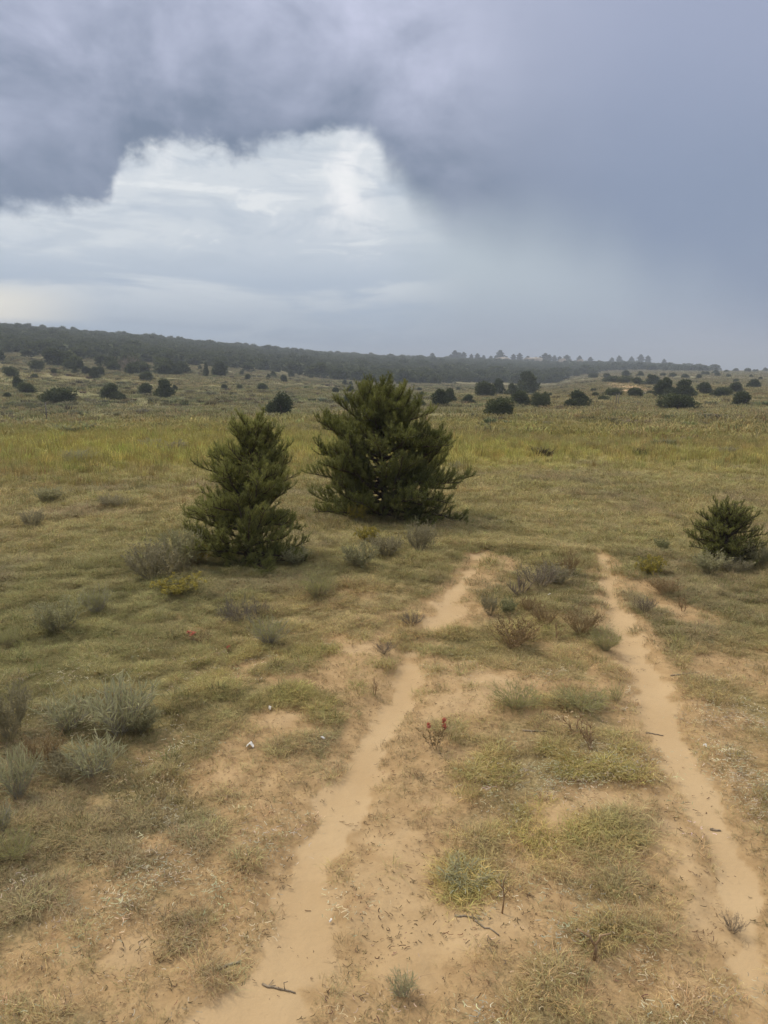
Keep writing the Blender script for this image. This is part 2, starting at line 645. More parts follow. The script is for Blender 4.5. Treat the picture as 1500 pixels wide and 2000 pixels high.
M['brown'] = leaf_mat('brown_weed', (.22, .16, .075), (.36, .275, .14), .85, .3)
M['yellow'] = leaf_mat('yellow_green_leaves', (.20, .185, .055), (.34, .31, .09), .8, .3)
M['flower_y'] = leaf_mat('yellow_petals', (.34, .28, .05), (.45, .37, .08), .8, .2)
M['red'] = leaf_mat('scarlet_bracts', (.56, .165, .105), (.68, .27, .19), .7, .25)
M['bluegreen'] = leaf_mat('blue_green_leaves', (.20, .205, .098), (.34, .345, .175), .8, .3)
M['fan'] = leaf_mat('pale_blades', (.30, .295, .15), (.52, .505, .31), .85, .35)
M['stem'] = plain_mat('woody_stem', (.25, .215, .13), (.38, .335, .225), 60)
M['stem_pale'] = plain_mat('bleached_stem', (.24, .22, .165), (.42, .39, .31), 60)
M['stem_dark'] = plain_mat('dark_stem', (.19, .15, .10), (.32, .26, .185), 60)
M['stem_red'] = plain_mat('reddish_stem', (.25, .165, .085), (.38, .265, .15), 60)
M['grass'] = leaf_mat('grass_blades', None, None, .8, .25, 'tint')
M['scrap'] = plain_mat('white_scrap', (.62, .60, .54), (.82, .80, .75), 80)
M['rock'] = plain_mat('pale_sandstone', (.36, .30, .22), (.56, .49, .39), 1.2, .9, .8)
M['post'] = plain_mat('weathered_post', (.10, .09, .075), (.22, .20, .17), 12)

# ground: colour of soil and thatch comes with the surface, sand where it is worn bare
gm = bpy.data.materials.new('meadow_soil')
gm.use_nodes = True
g = NT(gm.node_tree)
gb = g.n['Principled BSDF']
gat = g.node('ShaderNodeAttribute', attribute_name='cover')
sat = g.node('ShaderNodeAttribute', attribute_name='sand')
pos = g.node('ShaderNodeNewGeometry').outputs['Position']
n_f = g.noise(pos, 42, 5, .65)
n_m = g.noise(pos, 9, 5, .6)
n_l = g.noise(pos, 1.3, 4, .6)
thatch = g.mix(g.sstep(n_f, .3, .72), g.vmath('MULTIPLY', gat.outputs['Color'], (.62, .60, .58)), g.vmath('MULTIPLY', gat.outputs['Color'], (1.3, 1.3, 1.28)))
clean = g.mix(g.sstep(n_l, .3, .7), (.43, .305, .165), (.49, .36, .205))
dusty = g.mix(g.sstep(n_m, .3, .7), (.35, .238, .120), (.435, .305, .158))
vor = g.node('ShaderNodeTexVoronoi')
g.l.new(pos, vor.inputs['Vector'])
vor.inputs['Scale'].default_value = 34
crumb = g.math('MULTIPLY', g.sstep(vor.outputs['Distance'], .30, .12), g.sstep(n_m, .42, .62))
dusty = g.mix(g.math('MULTIPLY', crumb, .6), dusty, (.15, .10, .055))
fine_s = g.math('ADD', sat.outputs['Fac'], g.math('MULTIPLY', g.math('SUBTRACT', n_m, .5), .35))
sand_c = g.mix(g.sstep(fine_s, .62, .98), dusty, clean)
sfac = g.sstep(g.math('ADD', sat.outputs['Fac'], g.math('MULTIPLY', g.math('SUBTRACT', n_f, .5), .7)), .05, .50)
g.l.new(g.mix(sfac, thatch, sand_c), gb.inputs['Base Color'])
gb.inputs['Roughness'].default_value = .95
gb.inputs['Specular IOR Level'].default_value = .1
bmp = g.node('ShaderNodeBump')
bmp.inputs['Strength'].default_value = .55
bmp.inputs['Distance'].default_value = .03
bh = g.math('ADD', g.math('MULTIPLY', n_f, g.sstep(sat.outputs['Fac'], .2, .9, 1.0, .22)), g.math('MULTIPLY', n_m, .5))
g.l.new(bh, bmp.inputs['Height'])
g.l.new(bmp.outputs[0], gb.inputs['Normal'])


def cover_colour(x, y):
    """albedo of the plant cover / thatch at a place"""
    r = np.hypot(x, y)
    n1 = fbm(x / 1.4, y / 1.4, 61, 4)[:, None]
    n2 = fbm(x / 9, y / 6, 63, 4)[:, None]
    n3 = fbm(x / 60, y / 16, 65, 3)[:, None]
    a = np.arctan2(x, y)
    olive = np.array([.238, .207, .092])
    brown = np.array([.305, .245, .118])
    meadow = np.array([.216, .205, .089])
    c = olive + (brown - olive) * sm(n1, .38, .66)
    c = c + (meadow - c) * (0.75 * (1 - sm(x, -1.6, -.4)) * (1 - sm(r, 6, 11)))[:, None]
    warm = np.array([.32, .25, .135])
    c = c + (warm - c) * ((1 - sm(r, 2.8, 4.8)) * .7)[:, None]
    tan_ = np.array([.272, .238, .106])
    c = c + (tan_ - c) * ((sm(r, 6.5, 10) * .75)[:, None] * (0.6 + .4 * sm(n2, .3, .6)))
    lush = np.array([.31, .28, .092])
    band = sm(r, 9, 20) * (1 - sm(r, 26, 62))
    c = c + (lush - c) * (band[:, None] * (0.35 + 0.6 * sm(n2, .35, .62)) * (1 - .45 * sm(a, .12, .35))[:, None])
    grey = np.array([.215, .215, .108])
    c = c + (grey - c) * (sm(r, 34, 60)[:, None] * (0.5 + 0.35 * sm(n2, .3, .7)) * (1 - .7 * sm(a, -.05, .25))[:, None])
    pale = np.array([.30, .265, .135])
    c = c + (pale - c) * (sm(r, 42, 80)[:, None] * sm(n3, .40, .70) * .45)
    c = c + (np.array([.232, .212, .120]) - c) * (sm(r, 100, 220) * .85)[:, None]
    return c


# ------------------------------------------------------------------ the ground sheet and the two wheel ruts
ang = np.unique(np.concatenate([np.arange(-34, 34.01, .16), np.arange(34, 90, 3), np.arange(90, 270, 6), np.arange(270, 326.1, 3)]))
ang = np.sort(np.where(ang > 180, ang - 360, ang))
ang = np.unique(np.round(ang, 4))
ang = R(1) * ang
rad = np.concatenate([np.geomspace(.7, 14, 270)[:-1], np.geomspace(14, 200, 130)[:-1], np.geomspace(200, 7000, 70)])
na, nr = len(ang), len(rad)
AA, RR = np.meshgrid(ang, rad)
gx, gy = (RR * np.sin(AA)).ravel(), (RR * np.cos(AA)).ravel()
gz = ground_z(gx, gy)
gs = sandiness(gx, gy)
gc = cover_colour(gx, gy)
gx = np.append(gx, 0.0)
gy = np.append(gy, 0.0)
gz = np.append(gz, gz[:na].mean())
gs = np.append(gs, .5)
gc = np.vstack([gc, gc[0]])
idx = np.arange(na * nr).reshape(nr, na)
nxt = np.roll(idx, -1, axis=1)
quads = np.stack([idx[:-1], nxt[:-1], nxt[1:], idx[1:]], -1).reshape(-1, 4)[:, ::-1]
fan = np.stack([np.full(na, na * nr), nxt[0], idx[0]], -1)[:, ::-1]
fcx, fcy = gx[quads].mean(1), gy[quads].mean(1)
fs = gs[quads].mean(1)
fa = rut_field(fcx, fcy, RA)
fb = rut_field(fcx, fcy, RB)
in_a = (fa < 1.9) & (fs > .80) & (fa <= fb)
in_b = (fb < 1.9) & (fs > .80) & ~in_a
P3 = np.stack([gx, gy, gz], 1)
# vertex normals of the whole sheet, so that ruts and ground shade as one surface
fn = np.cross(P3[quads[:, 2]] - P3[quads[:, 0]], P3[quads[:, 3]] - P3[quads[:, 1]])
vn = np.zeros_like(P3)
for k in range(4):
    np.add.at(vn, quads[:, k], fn)
vn /= np.linalg.norm(vn, axis=1)[:, None] + 1e-12
if vn[:, 2].mean() < 0:
    vn = -vn
    quads = quads[:, ::-1]
    fan = fan[:, ::-1]
vn[-1] = (0, 0, 1)


def sheet(name, qs, tr=None):
    used = np.unique(np.concatenate([qs.ravel(), tr.ravel()]) if tr is not None else qs)
    remap = np.full(len(P3), -1)
    remap[used] = np.arange(len(used))
    q = remap[qs]
    nt = 0 if tr is None else len(tr)
    me = bpy.data.meshes.new(name)
    me.vertices.add(len(used))
    me.vertices.foreach_set('co', P3[used].astype(np.float32).ravel())
    loops = q.ravel() if not nt else np.concatenate([q.ravel(), remap[tr].ravel()])
    me.loops.add(len(loops))
    me.loops.foreach_set('vertex_index', loops.astype(np.int32))
    me.polygons.add(len(q) + nt)
    st = np.concatenate([np.arange(len(q)) * 4, len(q) * 4 + np.arange(nt) * 3])
    me.polygons.foreach_set('loop_start', st.astype(np.int32))
    me.polygons.foreach_set('use_smooth', np.ones(len(q) + nt, bool))
    me.update(calc_edges=True)
    a1 = me.attributes.new('sand', 'FLOAT', 'POINT')
    a1.data.foreach_set('value', gs[used].astype(np.float32))
    a2 = me.attributes.new('cover', 'FLOAT_COLOR', 'POINT')
    a2.data.foreach_set('color', np.concatenate([gc[used], np.ones((len(used), 1))], 1).astype(np.float32).ravel())
    me.materials.append(gm)
    me.normals_split_custom_set_from_vertices([tuple(v) for v in vn[used].tolist()])
    return link(name, me)


tag(sheet('ground', quads[~(in_a | in_b)], fan), 'dry grassy open rangeland rising to a wooded ridge', 'ground', kind='structure')
tag(sheet('wheel_track', quads[in_a]), 'bare sandy wheel rut running past the red-flowered plant', 'track', kind='structure')
tag(sheet('wheel_track', quads[in_b]), 'bare sandy wheel rut on the side of the low pine bush', 'track', kind='structure')


# ------------------------------------------------------------------ pines
def unit(v):
    return v / (np.linalg.norm(v) + 1e-9)


def needles_along(pts, dens, length, width, rg, out, hue, h0, start=0.0):
    """bottle-brush needles on a shoot given as a polyline"""
    pts = np.asarray(pts)
    seg = np.diff(pts, axis=0)
    L = np.linalg.norm(seg, axis=1)
    tot = L.sum()
    n = max(4, int(tot * dens))
    s = np.sort(rg.uniform(start, 1.0, n)) * tot
    cum = np.concatenate([[0], np.cumsum(L)])
    i = np.clip(np.searchsorted(cum, s) - 1, 0, len(seg) - 1)
    f = (s - cum[i]) / (L[i] + 1e-9)
    base = pts[i] + seg[i] * f[:, None]
    ax = seg[i] / (L[i][:, None] + 1e-9)
    rnd = rg.normal(size=(n, 3))
    rnd -= ax * (rnd * ax).sum(1)[:, None]
    rnd /= np.linalg.norm(rnd, axis=1)[:, None] + 1e-9
    k = rg.uniform(.35, .95, n)[:, None]
    d = ax * k + rnd * np.sqrt(1 - k * k * .8)
    d[:, 2] += .12
    d /= np.linalg.norm(d, axis=1)[:, None]
    ln = length * rg.uniform(.7, 1.15, n)[:, None]
    side = np.cross(d, rg.normal(size=(n, 3)))
    side /= np.linalg.norm(side, axis=1)[:, None] + 1e-9
    tri = np.stack([base + side * width * .5, base - side * width * .5, base + d * ln], 1)
    out.append(tri)
    hue.append(np.clip(h0 - .12 + .38 * s / (tot + 1e-9) + rg.normal(0, .15, n), 0, 1))


def curve_pts(p, d, length, up, n, rg, wob=.06):
    pts = [p]
    d = unit(d)
    for i in range(n):
        d = unit(d + np.array([0, 0, up / n]) + rg.normal(0, wob, 3))
        p = p + d * length / n
        pts.append(p)
    return pts


def pine(H, W, prof_pts, nb, seed, tops=1, nl=.042, shoot=.13, spread=1.0, dens=470, lean=0.0):
    rg = np.random.default_rng(seed)
    xs, ys = zip(*prof_pts)
    tr = MB()
    trunk = []
    for i in range(9):
        t = i / 8
        trunk.append(np.array([math.sin(t * 3 + seed) * .03 * H + lean * t * H, math.cos(t * 2.2 + seed) * .025 * H, -0.05 + t * (H * .93 + .05)]))
    r0 = .022 * H + .012
    tr.tube(trunk, [r0 * (1 - .86 * i / 8) for i in range(9)], 7)
    trunk = np.array(trunk)

    def on_trunk(t):
        q = t * 8
        i = min(int(q), 7)
        return trunk[i] + (trunk[i + 1] - trunk[i]) * (q - i)
    for k in range(tops - 1):       # extra leaders
        b = on_trunk(.45 + .12 * k)
        an = 2.1 * k + seed
        pts = curve_pts(b, np.array([math.cos(an) * .55, math.sin(an) * .3, 1.0]), H * rg.uniform(.36, .46), .8, 5, rg, .03)
        tr.tube(pts, [r0 * .5 * (1 - .8 * i / 5) for i in range(6)], 5)
        needles_branches.append(('leader', pts))
    branches, tri, hue = [], [], []
    starts = []
    for i in range(nb):
        t = .02 + .95 * ((i + rg.uniform(0, .8)) / nb)
        starts.append((on_trunk(t), t, i * 2.39996 + rg.uniform(-.5, .5), 1.0))
    for (kind, pts) in needles_branches:
        for j in range(12):
            q = rg.uniform(.25, 1) * 5
            ii = min(int(q), 4)
            starts.append((pts[ii] + (pts[ii + 1] - pts[ii]) * (q - ii), min(.62 + .32 * q / 5, .95), rg.uniform(0, 6.28), .8))
        needles_along(pts[2:], dens, nl, .0036, rg, tri, hue, .55)
    needles_branches.clear()
    for (p, t, an, kk) in starts:
        L = np.interp(t, xs, ys) * W / 2 * rg.choice([rg.uniform(.5, .85), rg.uniform(.86, 1.15)], p=[.45, .55]) * kk * spread
        L = max(L, .09) * (1 + .12 * math.sin(an * 2 + seed) * (1 - t))
        elv = R(-6 + 46 * t ** 1.5 + rg.uniform(-20, 24))
        d = np.array([math.cos(an) * math.cos(elv), math.sin(an) * math.cos(elv), math.sin(elv)])
        n = 6
        pts = curve_pts(p, d, L, .30 + rg.uniform(-.45, .55), n, rg, .12)
        bm_ = MB()
        rb = .006 + .012 * L
        bm_.tube(pts, [rb * (1 - .8 * j / n) for j in range(n + 1)], 4)
        h0 = rg.uniform(.08, .66)
        needles_along(pts[-3:], dens, nl, .0036, rg, tri, hue, h0 + .1)
        ns = max(4, int(L / .034))
        for j in range(ns):
            s = .22 + .76 * (j + rg.uniform(0, .9)) / ns
            q = s * n
            ii = min(int(q), n - 1)
            b = pts[ii] + (pts[ii + 1] - pts[ii]) * (q - ii)
            dm = unit(pts[ii + 1] - pts[ii])
            sd_ = unit(np.cross(dm, np.array([0, 0, 1.0]))) * (1 if j % 2 else -1)
            dd = unit(dm * .75 + sd_ * rg.uniform(.25, 1.0) + np.array([0, 0, rg.uniform(-.35, 1.0)]))
            l2 = (.30 * L * (1.05 - s) + shoot * rg.uniform(.55, 1.05))
            p2 = curve_pts(b, dd, l2, .75, 4, rg, .10)
            bm_.tube(p2, [.004, .0036, .003, .0024, .0016], 3)
            needles_along(p2, dens, nl, .0036, rg, tri, hue, h0, .12)
            for m in range(int(l2 / .05)):
                q2 = rg.uniform(.25, .95) * 4
                i2 = min(int(q2), 3)
                b2 = p2[i2] + (p2[i2 + 1] - p2[i2]) * (q2 - i2)
                d2 = unit(unit(p2[i2 + 1] - p2[i2]) + rg.normal(0, .55, 3) + np.array([0, 0, .3]))
                p3 = curve_pts(b2, d2, shoot * rg.uniform(.4, .75), .5, 2, rg, .05)
                needles_along(p3, dens, nl * .95, .0036, rg, tri, hue, h0 + .12)
        branches.append(bm_)
    parts = [('trunk', tr.mesh('trunk', M['bark'], True))]
    for b in branches:
        parts.append(('branch', b.mesh('branch', M['bark'])))
    parts.append(('crown', tri_mesh('crown', np.concatenate(tri), M['needle'], np.concatenate(hue))))
    return parts


needles_branches = []


def place(px, py):
    h = hit(px, py)
    return h


x, y, z, t = place(492, 1098)
k = t / FPX
thing('young_pine', pine(280 * k, 250 * k, [(0, .86), (.06, 1.0), (.2, 1.04), (.38, 1.0), (.55, .90), (.72, .68), (.88, .42), (1, .25)], 116, 11, 3, .032, .085),
      'narrower cone-shaped young green pine standing beside the grey-brown brush', 'pine tree', (x, y, z), .4)
x, y, z, t = place(752, 1010)
k = t / FPX
thing('young_pine', pine(238 * k, 312 * k, [(0, .82), (.06, .94), (.25, 1.0), (.42, .97), (.6, .88), (.75, .66), (.9, .42), (1, .25)], 118, 23, 4, .036, .105),
      'broad spreading young green pine with several tops and open gaps', 'pine tree', (x, y, z), 1.2)
x, y, z, t = place(1418, 1098)
k = t / FPX
thing('young_pine', pine(96 * k, 138 * k, [(0, 1.05), (.2, 1.12), (.5, 1.05), (.8, .85), (1, .6)], 110, 37, 4, .024, .045),
      'low bushy seedling pine with upright tips rising above grey sagebrush', 'pine tree', (x, y, z), 2.2)


# ------------------------------------------------------------------ junipers: unit crowns, 1 wide and 1 high
def juniper(seed, mat, lumps=9, n=2600, leaf=.055, shape='round', trunk_mat='jbark'):
    rg = np.random.default_rng(seed)
    cs = []
    for i in range(lumps):
        a = rg.uniform(0, 6.28)
        if shape == 'wide':
            rr = rg.uniform(.05, .36)
            c = (math.cos(a) * rr, math.sin(a) * rr, rg.uniform(.15, .55))
            s = (rg.uniform(.13, .22), rg.uniform(.13, .22), rg.uniform(.22, .36))
        elif shape == 'cone':
            zz = rg.uniform(.16, .82)
            rr = rg.uniform(0, .26) * (1.05 - zz)
            c = (math.cos(a) * rr, math.sin(a) * rr, zz)
            q = .36 * math.sqrt(max(1.08 - zz, .02))
            s = (q * rg.uniform(.7, 1), q * rg.uniform(.7, 1), rg.uniform(.14, .22))
        else:
            zz = (i + rg.uniform(0, 1)) / lumps
            rr = rg.uniform(.08, .34) * (1.15 - zz * .9)
            c = (math.cos(a) * rr, math.sin(a) * rr, .14 + .58 * zz)
            s = (rg.uniform(.16, .26), rg.uniform(.16, .26), rg.uniform(.2, .32))
        cs.append((np.array(c), np.array(s)))
    tri, hue = [], []
    per = n // lumps
    for (c, s) in cs:
        d = rg.normal(size=(per, 3))
        d /= np.linalg.norm(d, axis=1)[:, None]
        rr = rg.uniform(.45, 1.06, per) ** .55
        rr *= 1 + .22 * np.sin(d[:, 0] * 9 + seed) * np.cos(d[:, 1] * 8 + d[:, 2] * 7)
        p = c + d * s * rr[:, None]
        p[:, 2] = np.maximum(p[:, 2], .015 + rg.uniform(0, .06, per))
        up = d * .8 + np.array([0, 0, .7]) + rg.normal(0, .45, (per, 3))
        up /= np.linalg.norm(up, axis=1)[:, None]
        sd_ = np.cross(up, rg.normal(size=(per, 3)))
        sd_ /= np.linalg.norm(sd_, axis=1)[:, None]
        l = leaf * rg.uniform(.6, 1.5, per)[:, None]
        tri.append(np.stack([p - sd_ * l * .5, p + sd_ * l * .5, p + up * l * 1.5], 1))
        hue.append(np.clip(rg.normal(.45, .2, per) + .12 * rg.normal(), 0, 1))
    tri = np.concatenate(tri)
    # sprigs standing proud of the outline
    mx = np.percentile(np.hypot(tri[:, :, 0], tri[:, :, 1]), 98)
    tri[:, :, :2] *= .5 / mx
    tri[:, :, 2] *= 1.0 / np.percentile(tri[:, :, 2], 99.5)
    tb = MB()
    for i in range(4):
        an = i * 1.7 + seed
        e = np.array([math.cos(an) * .2, math.sin(an) * .2, .5])
        tb.tube([np.array([.02 * math.cos(an), .02 * math.sin(an), -.06]), e * .45 + np.array([0, 0, .02]), e], [.04, .028, .012], 5)
    return [('trunk', tb.mesh('trunk', M[trunk_mat], True)), ('crown', tri_mesh('crown', tri, M[mat], np.concatenate(hue)))]


JUN = {'round': [juniper(s, 'juniper', 10, 5200, .042, 'round') for s in (1, 2, 3, 4)],
       'wide': [juniper(s, 'juniper', 14, 6500, .034, 'wide') for s in (11, 12, 13)],
       'cone': [juniper(s, 'juniper', 11, 4500, .045, 'cone') for s in (21, 22)],
       'pale': [juniper(s, 'juniper_pale', 10, 5200, .042, 'round') for s in (31, 32)]}
FAR = 'distant junipers scattered over the open slope'
RIGHT_FAR = 'small junipers on the far open plain'
JL = [  # column, row of the base, width, height, kind, label or None
    (110, 792, 70, 30, 'wide', 'wide ragged dark juniper clump with spiky top, alone on the meadow'),
    (45, 769, 36, 19, 'wide', 'low dark juniper joined to a smaller one behind it'),
    (32, 759, 21, 20, 'round', 'small juniper tucked behind a low dark juniper'),
    (214, 781, 42, 28, 'round', 'rounded dark juniper with a tiny one beside it'),
    (241, 783, 12, 11, 'cone', 'tiny juniper beside a rounded dark juniper'),
    (284, 771, 30, 20, 'round', 'squat round juniper next to a taller one'),
    (319, 778, 35, 32, 'cone', 'tall full egg-shaped juniper next to a squat one'),
    (340, 763, 12, 10, 'round', 'tiny juniper behind the tall egg-shaped one'),
    (284, 744, 25, 16, 'round', None), (13, 778, 17, 10, 'round', None), (14, 736, 32, 18, 'wide', None),
    (70, 723, 30, 17, 'wide', None), (67, 738, 14, 7, 'wide', None), (103, 731, 13, 10, 'round', None),
    (145, 730, 11, 12, 'cone', None), (166, 732, 22, 14, 'pale', None), (183, 740, 19, 20, 'cone', None), (194, 735, 18, 17, 'round', None),
    (253, 728, 24, 14, 'round', None), (342, 733, 30, 20, 'round', None), (402, 736, 11, 24, 'cone', None), (428, 735, 30, 25, 'cone', None),
    (437, 762, 16, 10, 'round', None), (467, 761, 13, 9, 'wide', None), (512, 763, 21, 13, 'round', None), (484, 743, 13, 11, 'round', None),
    (472, 733, 10, 8, 'round', None), (524, 740, 8, 9, 'cone', None), (533, 738, 12, 12, 'cone', None), (553, 747, 15, 13, 'round', None),
    (568, 737, 13, 13, 'round', None), (585, 734, 9, 10, 'cone', None), (607, 739, 9, 7, 'round', None), (660, 741, 11, 10, 'round', None),
    (691, 740, 18, 13, 'round', None), (673, 753, 11, 10, 'round', None), (685, 754, 9, 8, 'cone', None), (655, 769, 15, 11, 'round', None),
    (684, 767, 17, 12, 'wide', None), (778, 752, 8, 8, 'cone', None), (819, 765, 9, 7, 'round', None), (824, 775, 11, 9, 'pale', None),
    (895, 763, 9, 6, 'round', None), (390, 722, 7, 7, 'cone', None), (310, 716, 18, 14, 'cone', None), (272, 714, 14, 12, 'round', None),
    (549, 814, 56, 40, 'pale', 'paler green double-topped juniper behind the narrower young pine'),
    (680, 793, 22, 20, 'pale', 'grey-green juniper half hidden by the broad young pine'),
    (818, 797, 27, 15, 'wide', 'low flat juniper at the edge of the broad young pine'),
    (860, 796, 32, 31, 'cone', 'dark pointed juniper overlapping a second one behind'),
    (878, 789, 27, 27, 'round', 'rounded juniper partly behind a dark pointed one'),
    (915, 790, 26, 17, 'round', 'small square-topped juniper between two larger ones'),
    (948, 776, 40, 27, 'round', 'rounded juniper with a pale feathery one at its side'),
    (975, 772, 27, 28, 'pale', 'pale feathery juniper beside a dark rounded one'),
    (978, 815, 58, 33, 'wide', 'big spreading juniper standing foremost of its row in yellow grass'),
    (1001, 774, 26, 22, 'round', 'small juniper squeezed between the pale feathery one and a tall one'),
    (1032, 770, 44, 38, 'cone', 'tall dome-shaped juniper behind a low pair'),
    (1016, 795, 42, 27, 'round', 'low juniper in front of the tall dome-shaped one'),
    (1055, 797, 40, 27, 'wide', 'low wide juniper joined to its twin before the dome-shaped one'),
    (1132, 796, 45, 29, 'round', 'solitary barrel-shaped dark juniper in the yellow meadow'),
    (1075, 775, 7, 7, 'round', None),
    (1161, 765, 13, 6, 'wide', None), (1164, 775, 15, 8, 'wide', None), (1181, 783, 24, 9, 'wide', 'flat low juniper beside a pair of thin posts'),
    (1201, 775, 36, 15, 'wide', 'low spreading juniper below the end of the dirt road'),
    (1242, 777, 34, 17, 'round', 'rounded juniper at the foot of the dirt road beside a pale boulder'),
    (1271, 771, 20, 7, 'wide', 'flat strip of juniper between two taller ones'),
    (1303, 777, 44, 34, 'round', 'tall rounded juniper at the head of a tight group'),
    (1340, 777, 40, 31, 'cone', 'pointed juniper in the middle of a tight group'),
    (1377, 771, 33, 21, 'round', 'dome-shaped juniper at the end of a tight group'),
    (1328, 802, 78, 28, 'wide', 'long low juniper sprawling in front of the tight group'),
    (1417, 776, 40, 17, 'wide', 'low dark juniper with a ragged one rising behind'),
    (1438, 768, 27, 19, 'round', 'ragged juniper rising behind a low dark one'),
    (1455, 794, 38, 26, 'round', 'round juniper leaning to one side alone in pale grass'),
    (1476, 758, 27, 15, 'cone', 'little peaked juniper on the pale far plain'),
    (1200, 748, 34, 12, 'wide', 'long hedge-like juniper above the dirt road'),
    (1226, 749, 32, 13, 'wide', 'end of the hedge-like junipers above the dirt road'),
    (1245, 752, 24, 13, 'round', None), (1278, 752, 32, 17, 'cone', None), (1440, 746, 12, 6, 'wide', None), (1340, 739, 14, 8, 'round', None),
    (1366, 740, 10, 8, 'cone', None), (1088, 748, 16, 10, 'round', None), (1316, 737, 16, 8, 'wide', None), (1296, 735, 12, 6, 'wide', None),
    (1224, 735, 16, 10, 'cone', None), (1252, 735, 14, 9, 'round', None), (1270, 738, 10, 7, 'round', None), (1186, 738, 14, 8, 'wide', None),
    (1402, 735, 12, 6, 'wide', None), (1424, 736, 10, 5, 'wide', None), (1468, 737, 8, 5, 'round', None), (1486, 742, 8, 5, 'round', None),
    (1462, 727, 14, 7, 'round', None), (1478, 727, 12, 5, 'wide', None), (1496, 726, 12, 7, 'round', None), (1440, 726, 12, 6, 'wide', None),
    (1420, 728, 10, 5, 'round', None), (1400, 731, 14, 7, 'round', None), (1160, 738, 20, 8, 'wide', None), (1380, 733, 16, 7, 'wide', None)]
for i, (px, py, w, h, kd, lab) in enumerate(JL):
    hh = hit(px, py)
    if hh is None:
        x, y, z = at_dist(px, 420)
        t = 420
    else:
        x, y, z, t = hh
    k = t / FPX
    var = JUN[kd][i % len(JUN[kd])]
    grp = None
    if lab is None:
        look = {'round': 'small rounded dark', 'cone': 'small pointed dark', 'wide': 'low flattened dark', 'pale': 'small greyish-green'}[kd]
        lab = look + (' juniper dotted on the pale slope below the woods' if px < 1080 else ' juniper on the far plain beyond the dirt road')
        grp = (FAR if px < 1080 else RIGHT_FAR) + ', ' + look
    thing('juniper', var, lab, 'juniper', (x, y + w * k * .3, z - .02 * h * k), random.uniform(0, 6.28), (w * k * 1.1, w * k * 1.1, h * k * 1.12), grp)

# ------------------------------------------------------------------ wood on the ridge (one mass) and the pines on the skyline
def scatter(name, pts, scl, rots, kinds, sources, label, cat, tint=None):
    """one object that carries many copies of small plants"""
    me = bpy.data.meshes.new(name)
    n = len(pts)
    me.vertices.add(n)
    me.vertices.foreach_set('co', np.asarray(pts, np.float32).ravel())
    a = me.attributes.new('scl', 'FLOAT_VECTOR', 'POINT')
    a.data.foreach_set('vector', np.asarray(scl, np.float32).ravel())
    a = me.attributes.new('rot', 'FLOAT_VECTOR', 'POINT')
    a.data.foreach_set('vector', np.asarray(rots, np.float32).ravel())
    a = me.attributes.new('pick', 'INT', 'POINT')
    a.data.foreach_set('value', np.asarray(kinds, np.int32))
    if tint is not None:
        a = me.attributes.new('tint', 'FLOAT_COLOR', 'POINT')
        a.data.foreach_set('color', np.concatenate([tint, np.ones((n, 1))], 1).astype(np.float32).ravel())
    me.update()
    o = link(name, me)
    src = bpy.data.collections.new(name + '_source')
    for i, sm_ in enumerate(sources):
        so = bpy.data.objects.new('%s_source_%02d' % (name, i), sm_)
        src.objects.link(so)
    ng = bpy.data.node_groups.new(name + '_scatter', 'GeometryNodeTree')
    ng.interface.new_socket('Geometry', in_out='INPUT', socket_type='NodeSocketGeometry')
    ng.interface.new_socket('Geometry', in_out='OUTPUT', socket_type='NodeSocketGeometry')
    gi, go = ng.nodes.new('NodeGroupInput'), ng.nodes.new('NodeGroupOutput')
    iop = ng.nodes.new('GeometryNodeInstanceOnPoints')
    ci = ng.nodes.new('GeometryNodeCollectionInfo')
    ci.inputs['Collection'].default_value = src
    ci.inputs['Separate Children'].default_value = True
    ci.inputs['Reset Children'].default_value = True
    iop.inputs['Pick Instance'].default_value = True

    def attr(nm, typ):
        nd = ng.nodes.new('GeometryNodeInputNamedAttribute')
        nd.data_type = typ
        nd.inputs['Name'].default_value = nm
        return nd.outputs['Attribute']
    L = ng.links.new
    L(gi.outputs[0], iop.inputs['Points'])
    L(ci.outputs[0], iop.inputs['Instance'])
    L(attr('pick', 'INT'), iop.inputs['Instance Index'])
    L(attr('rot', 'FLOAT_VECTOR'), iop.inputs['Rotation'])
    L(attr('scl', 'FLOAT_VECTOR'), iop.inputs['Scale'])
    L(iop.outputs[0], go.inputs[0])
    md = o.modifiers.new('scatter', 'NODES')
    md.node_group = ng
    tag(o, label, cat, kind='stuff')
    return o


def rots_z(n, tilt=0.0):
    return np.stack([rng.normal(0, tilt, n), rng.normal(0, tilt, n), rng.uniform(0, 6.283, n)], 1)


def ponderosa(seed):
    rg = np.random.default_rng(seed)
    tri, hue = [], []
    n = 900
    zz = rg.uniform(.28, 1, n)
    rr = .20 * np.interp(zz, [.28, .4, .65, .85, 1], [.5, .95, 1, .7, .15]) * rg.uniform(.3, 1.1, n) ** .6
    rr *= 1 + .35 * np.sin(zz * 30 + seed)
    an = rg.uniform(0, 6.28, n)
    p = np.stack([np.cos(an) * rr, np.sin(an) * rr, zz], 1)
    up = rg.normal(0, .6, (n, 3)) + np.array([0, 0, .5])
    up /= np.linalg.norm(up, axis=1)[:, None]
    sd_ = np.cross(up, rg.normal(size=(n, 3)))
    sd_ /= np.linalg.norm(sd_, axis=1)[:, None]
    l = .045 * rg.uniform(.6, 1.4, n)[:, None]
    tri = np.stack([p - sd_ * l, p + sd_ * l, p + up * l * 1.8], 1)
    tb = MB()
    tb.tube([(0, 0, -.03), (.01, 0, .4), (0, .01, .97)], [.024, .017, .004], 6)
    return [('trunk', tb.mesh('trunk', M['bark'], True)), ('crown', tri_mesh('crown', tri, M['ponderosa'], rg.uniform(.2, .7, n)))]


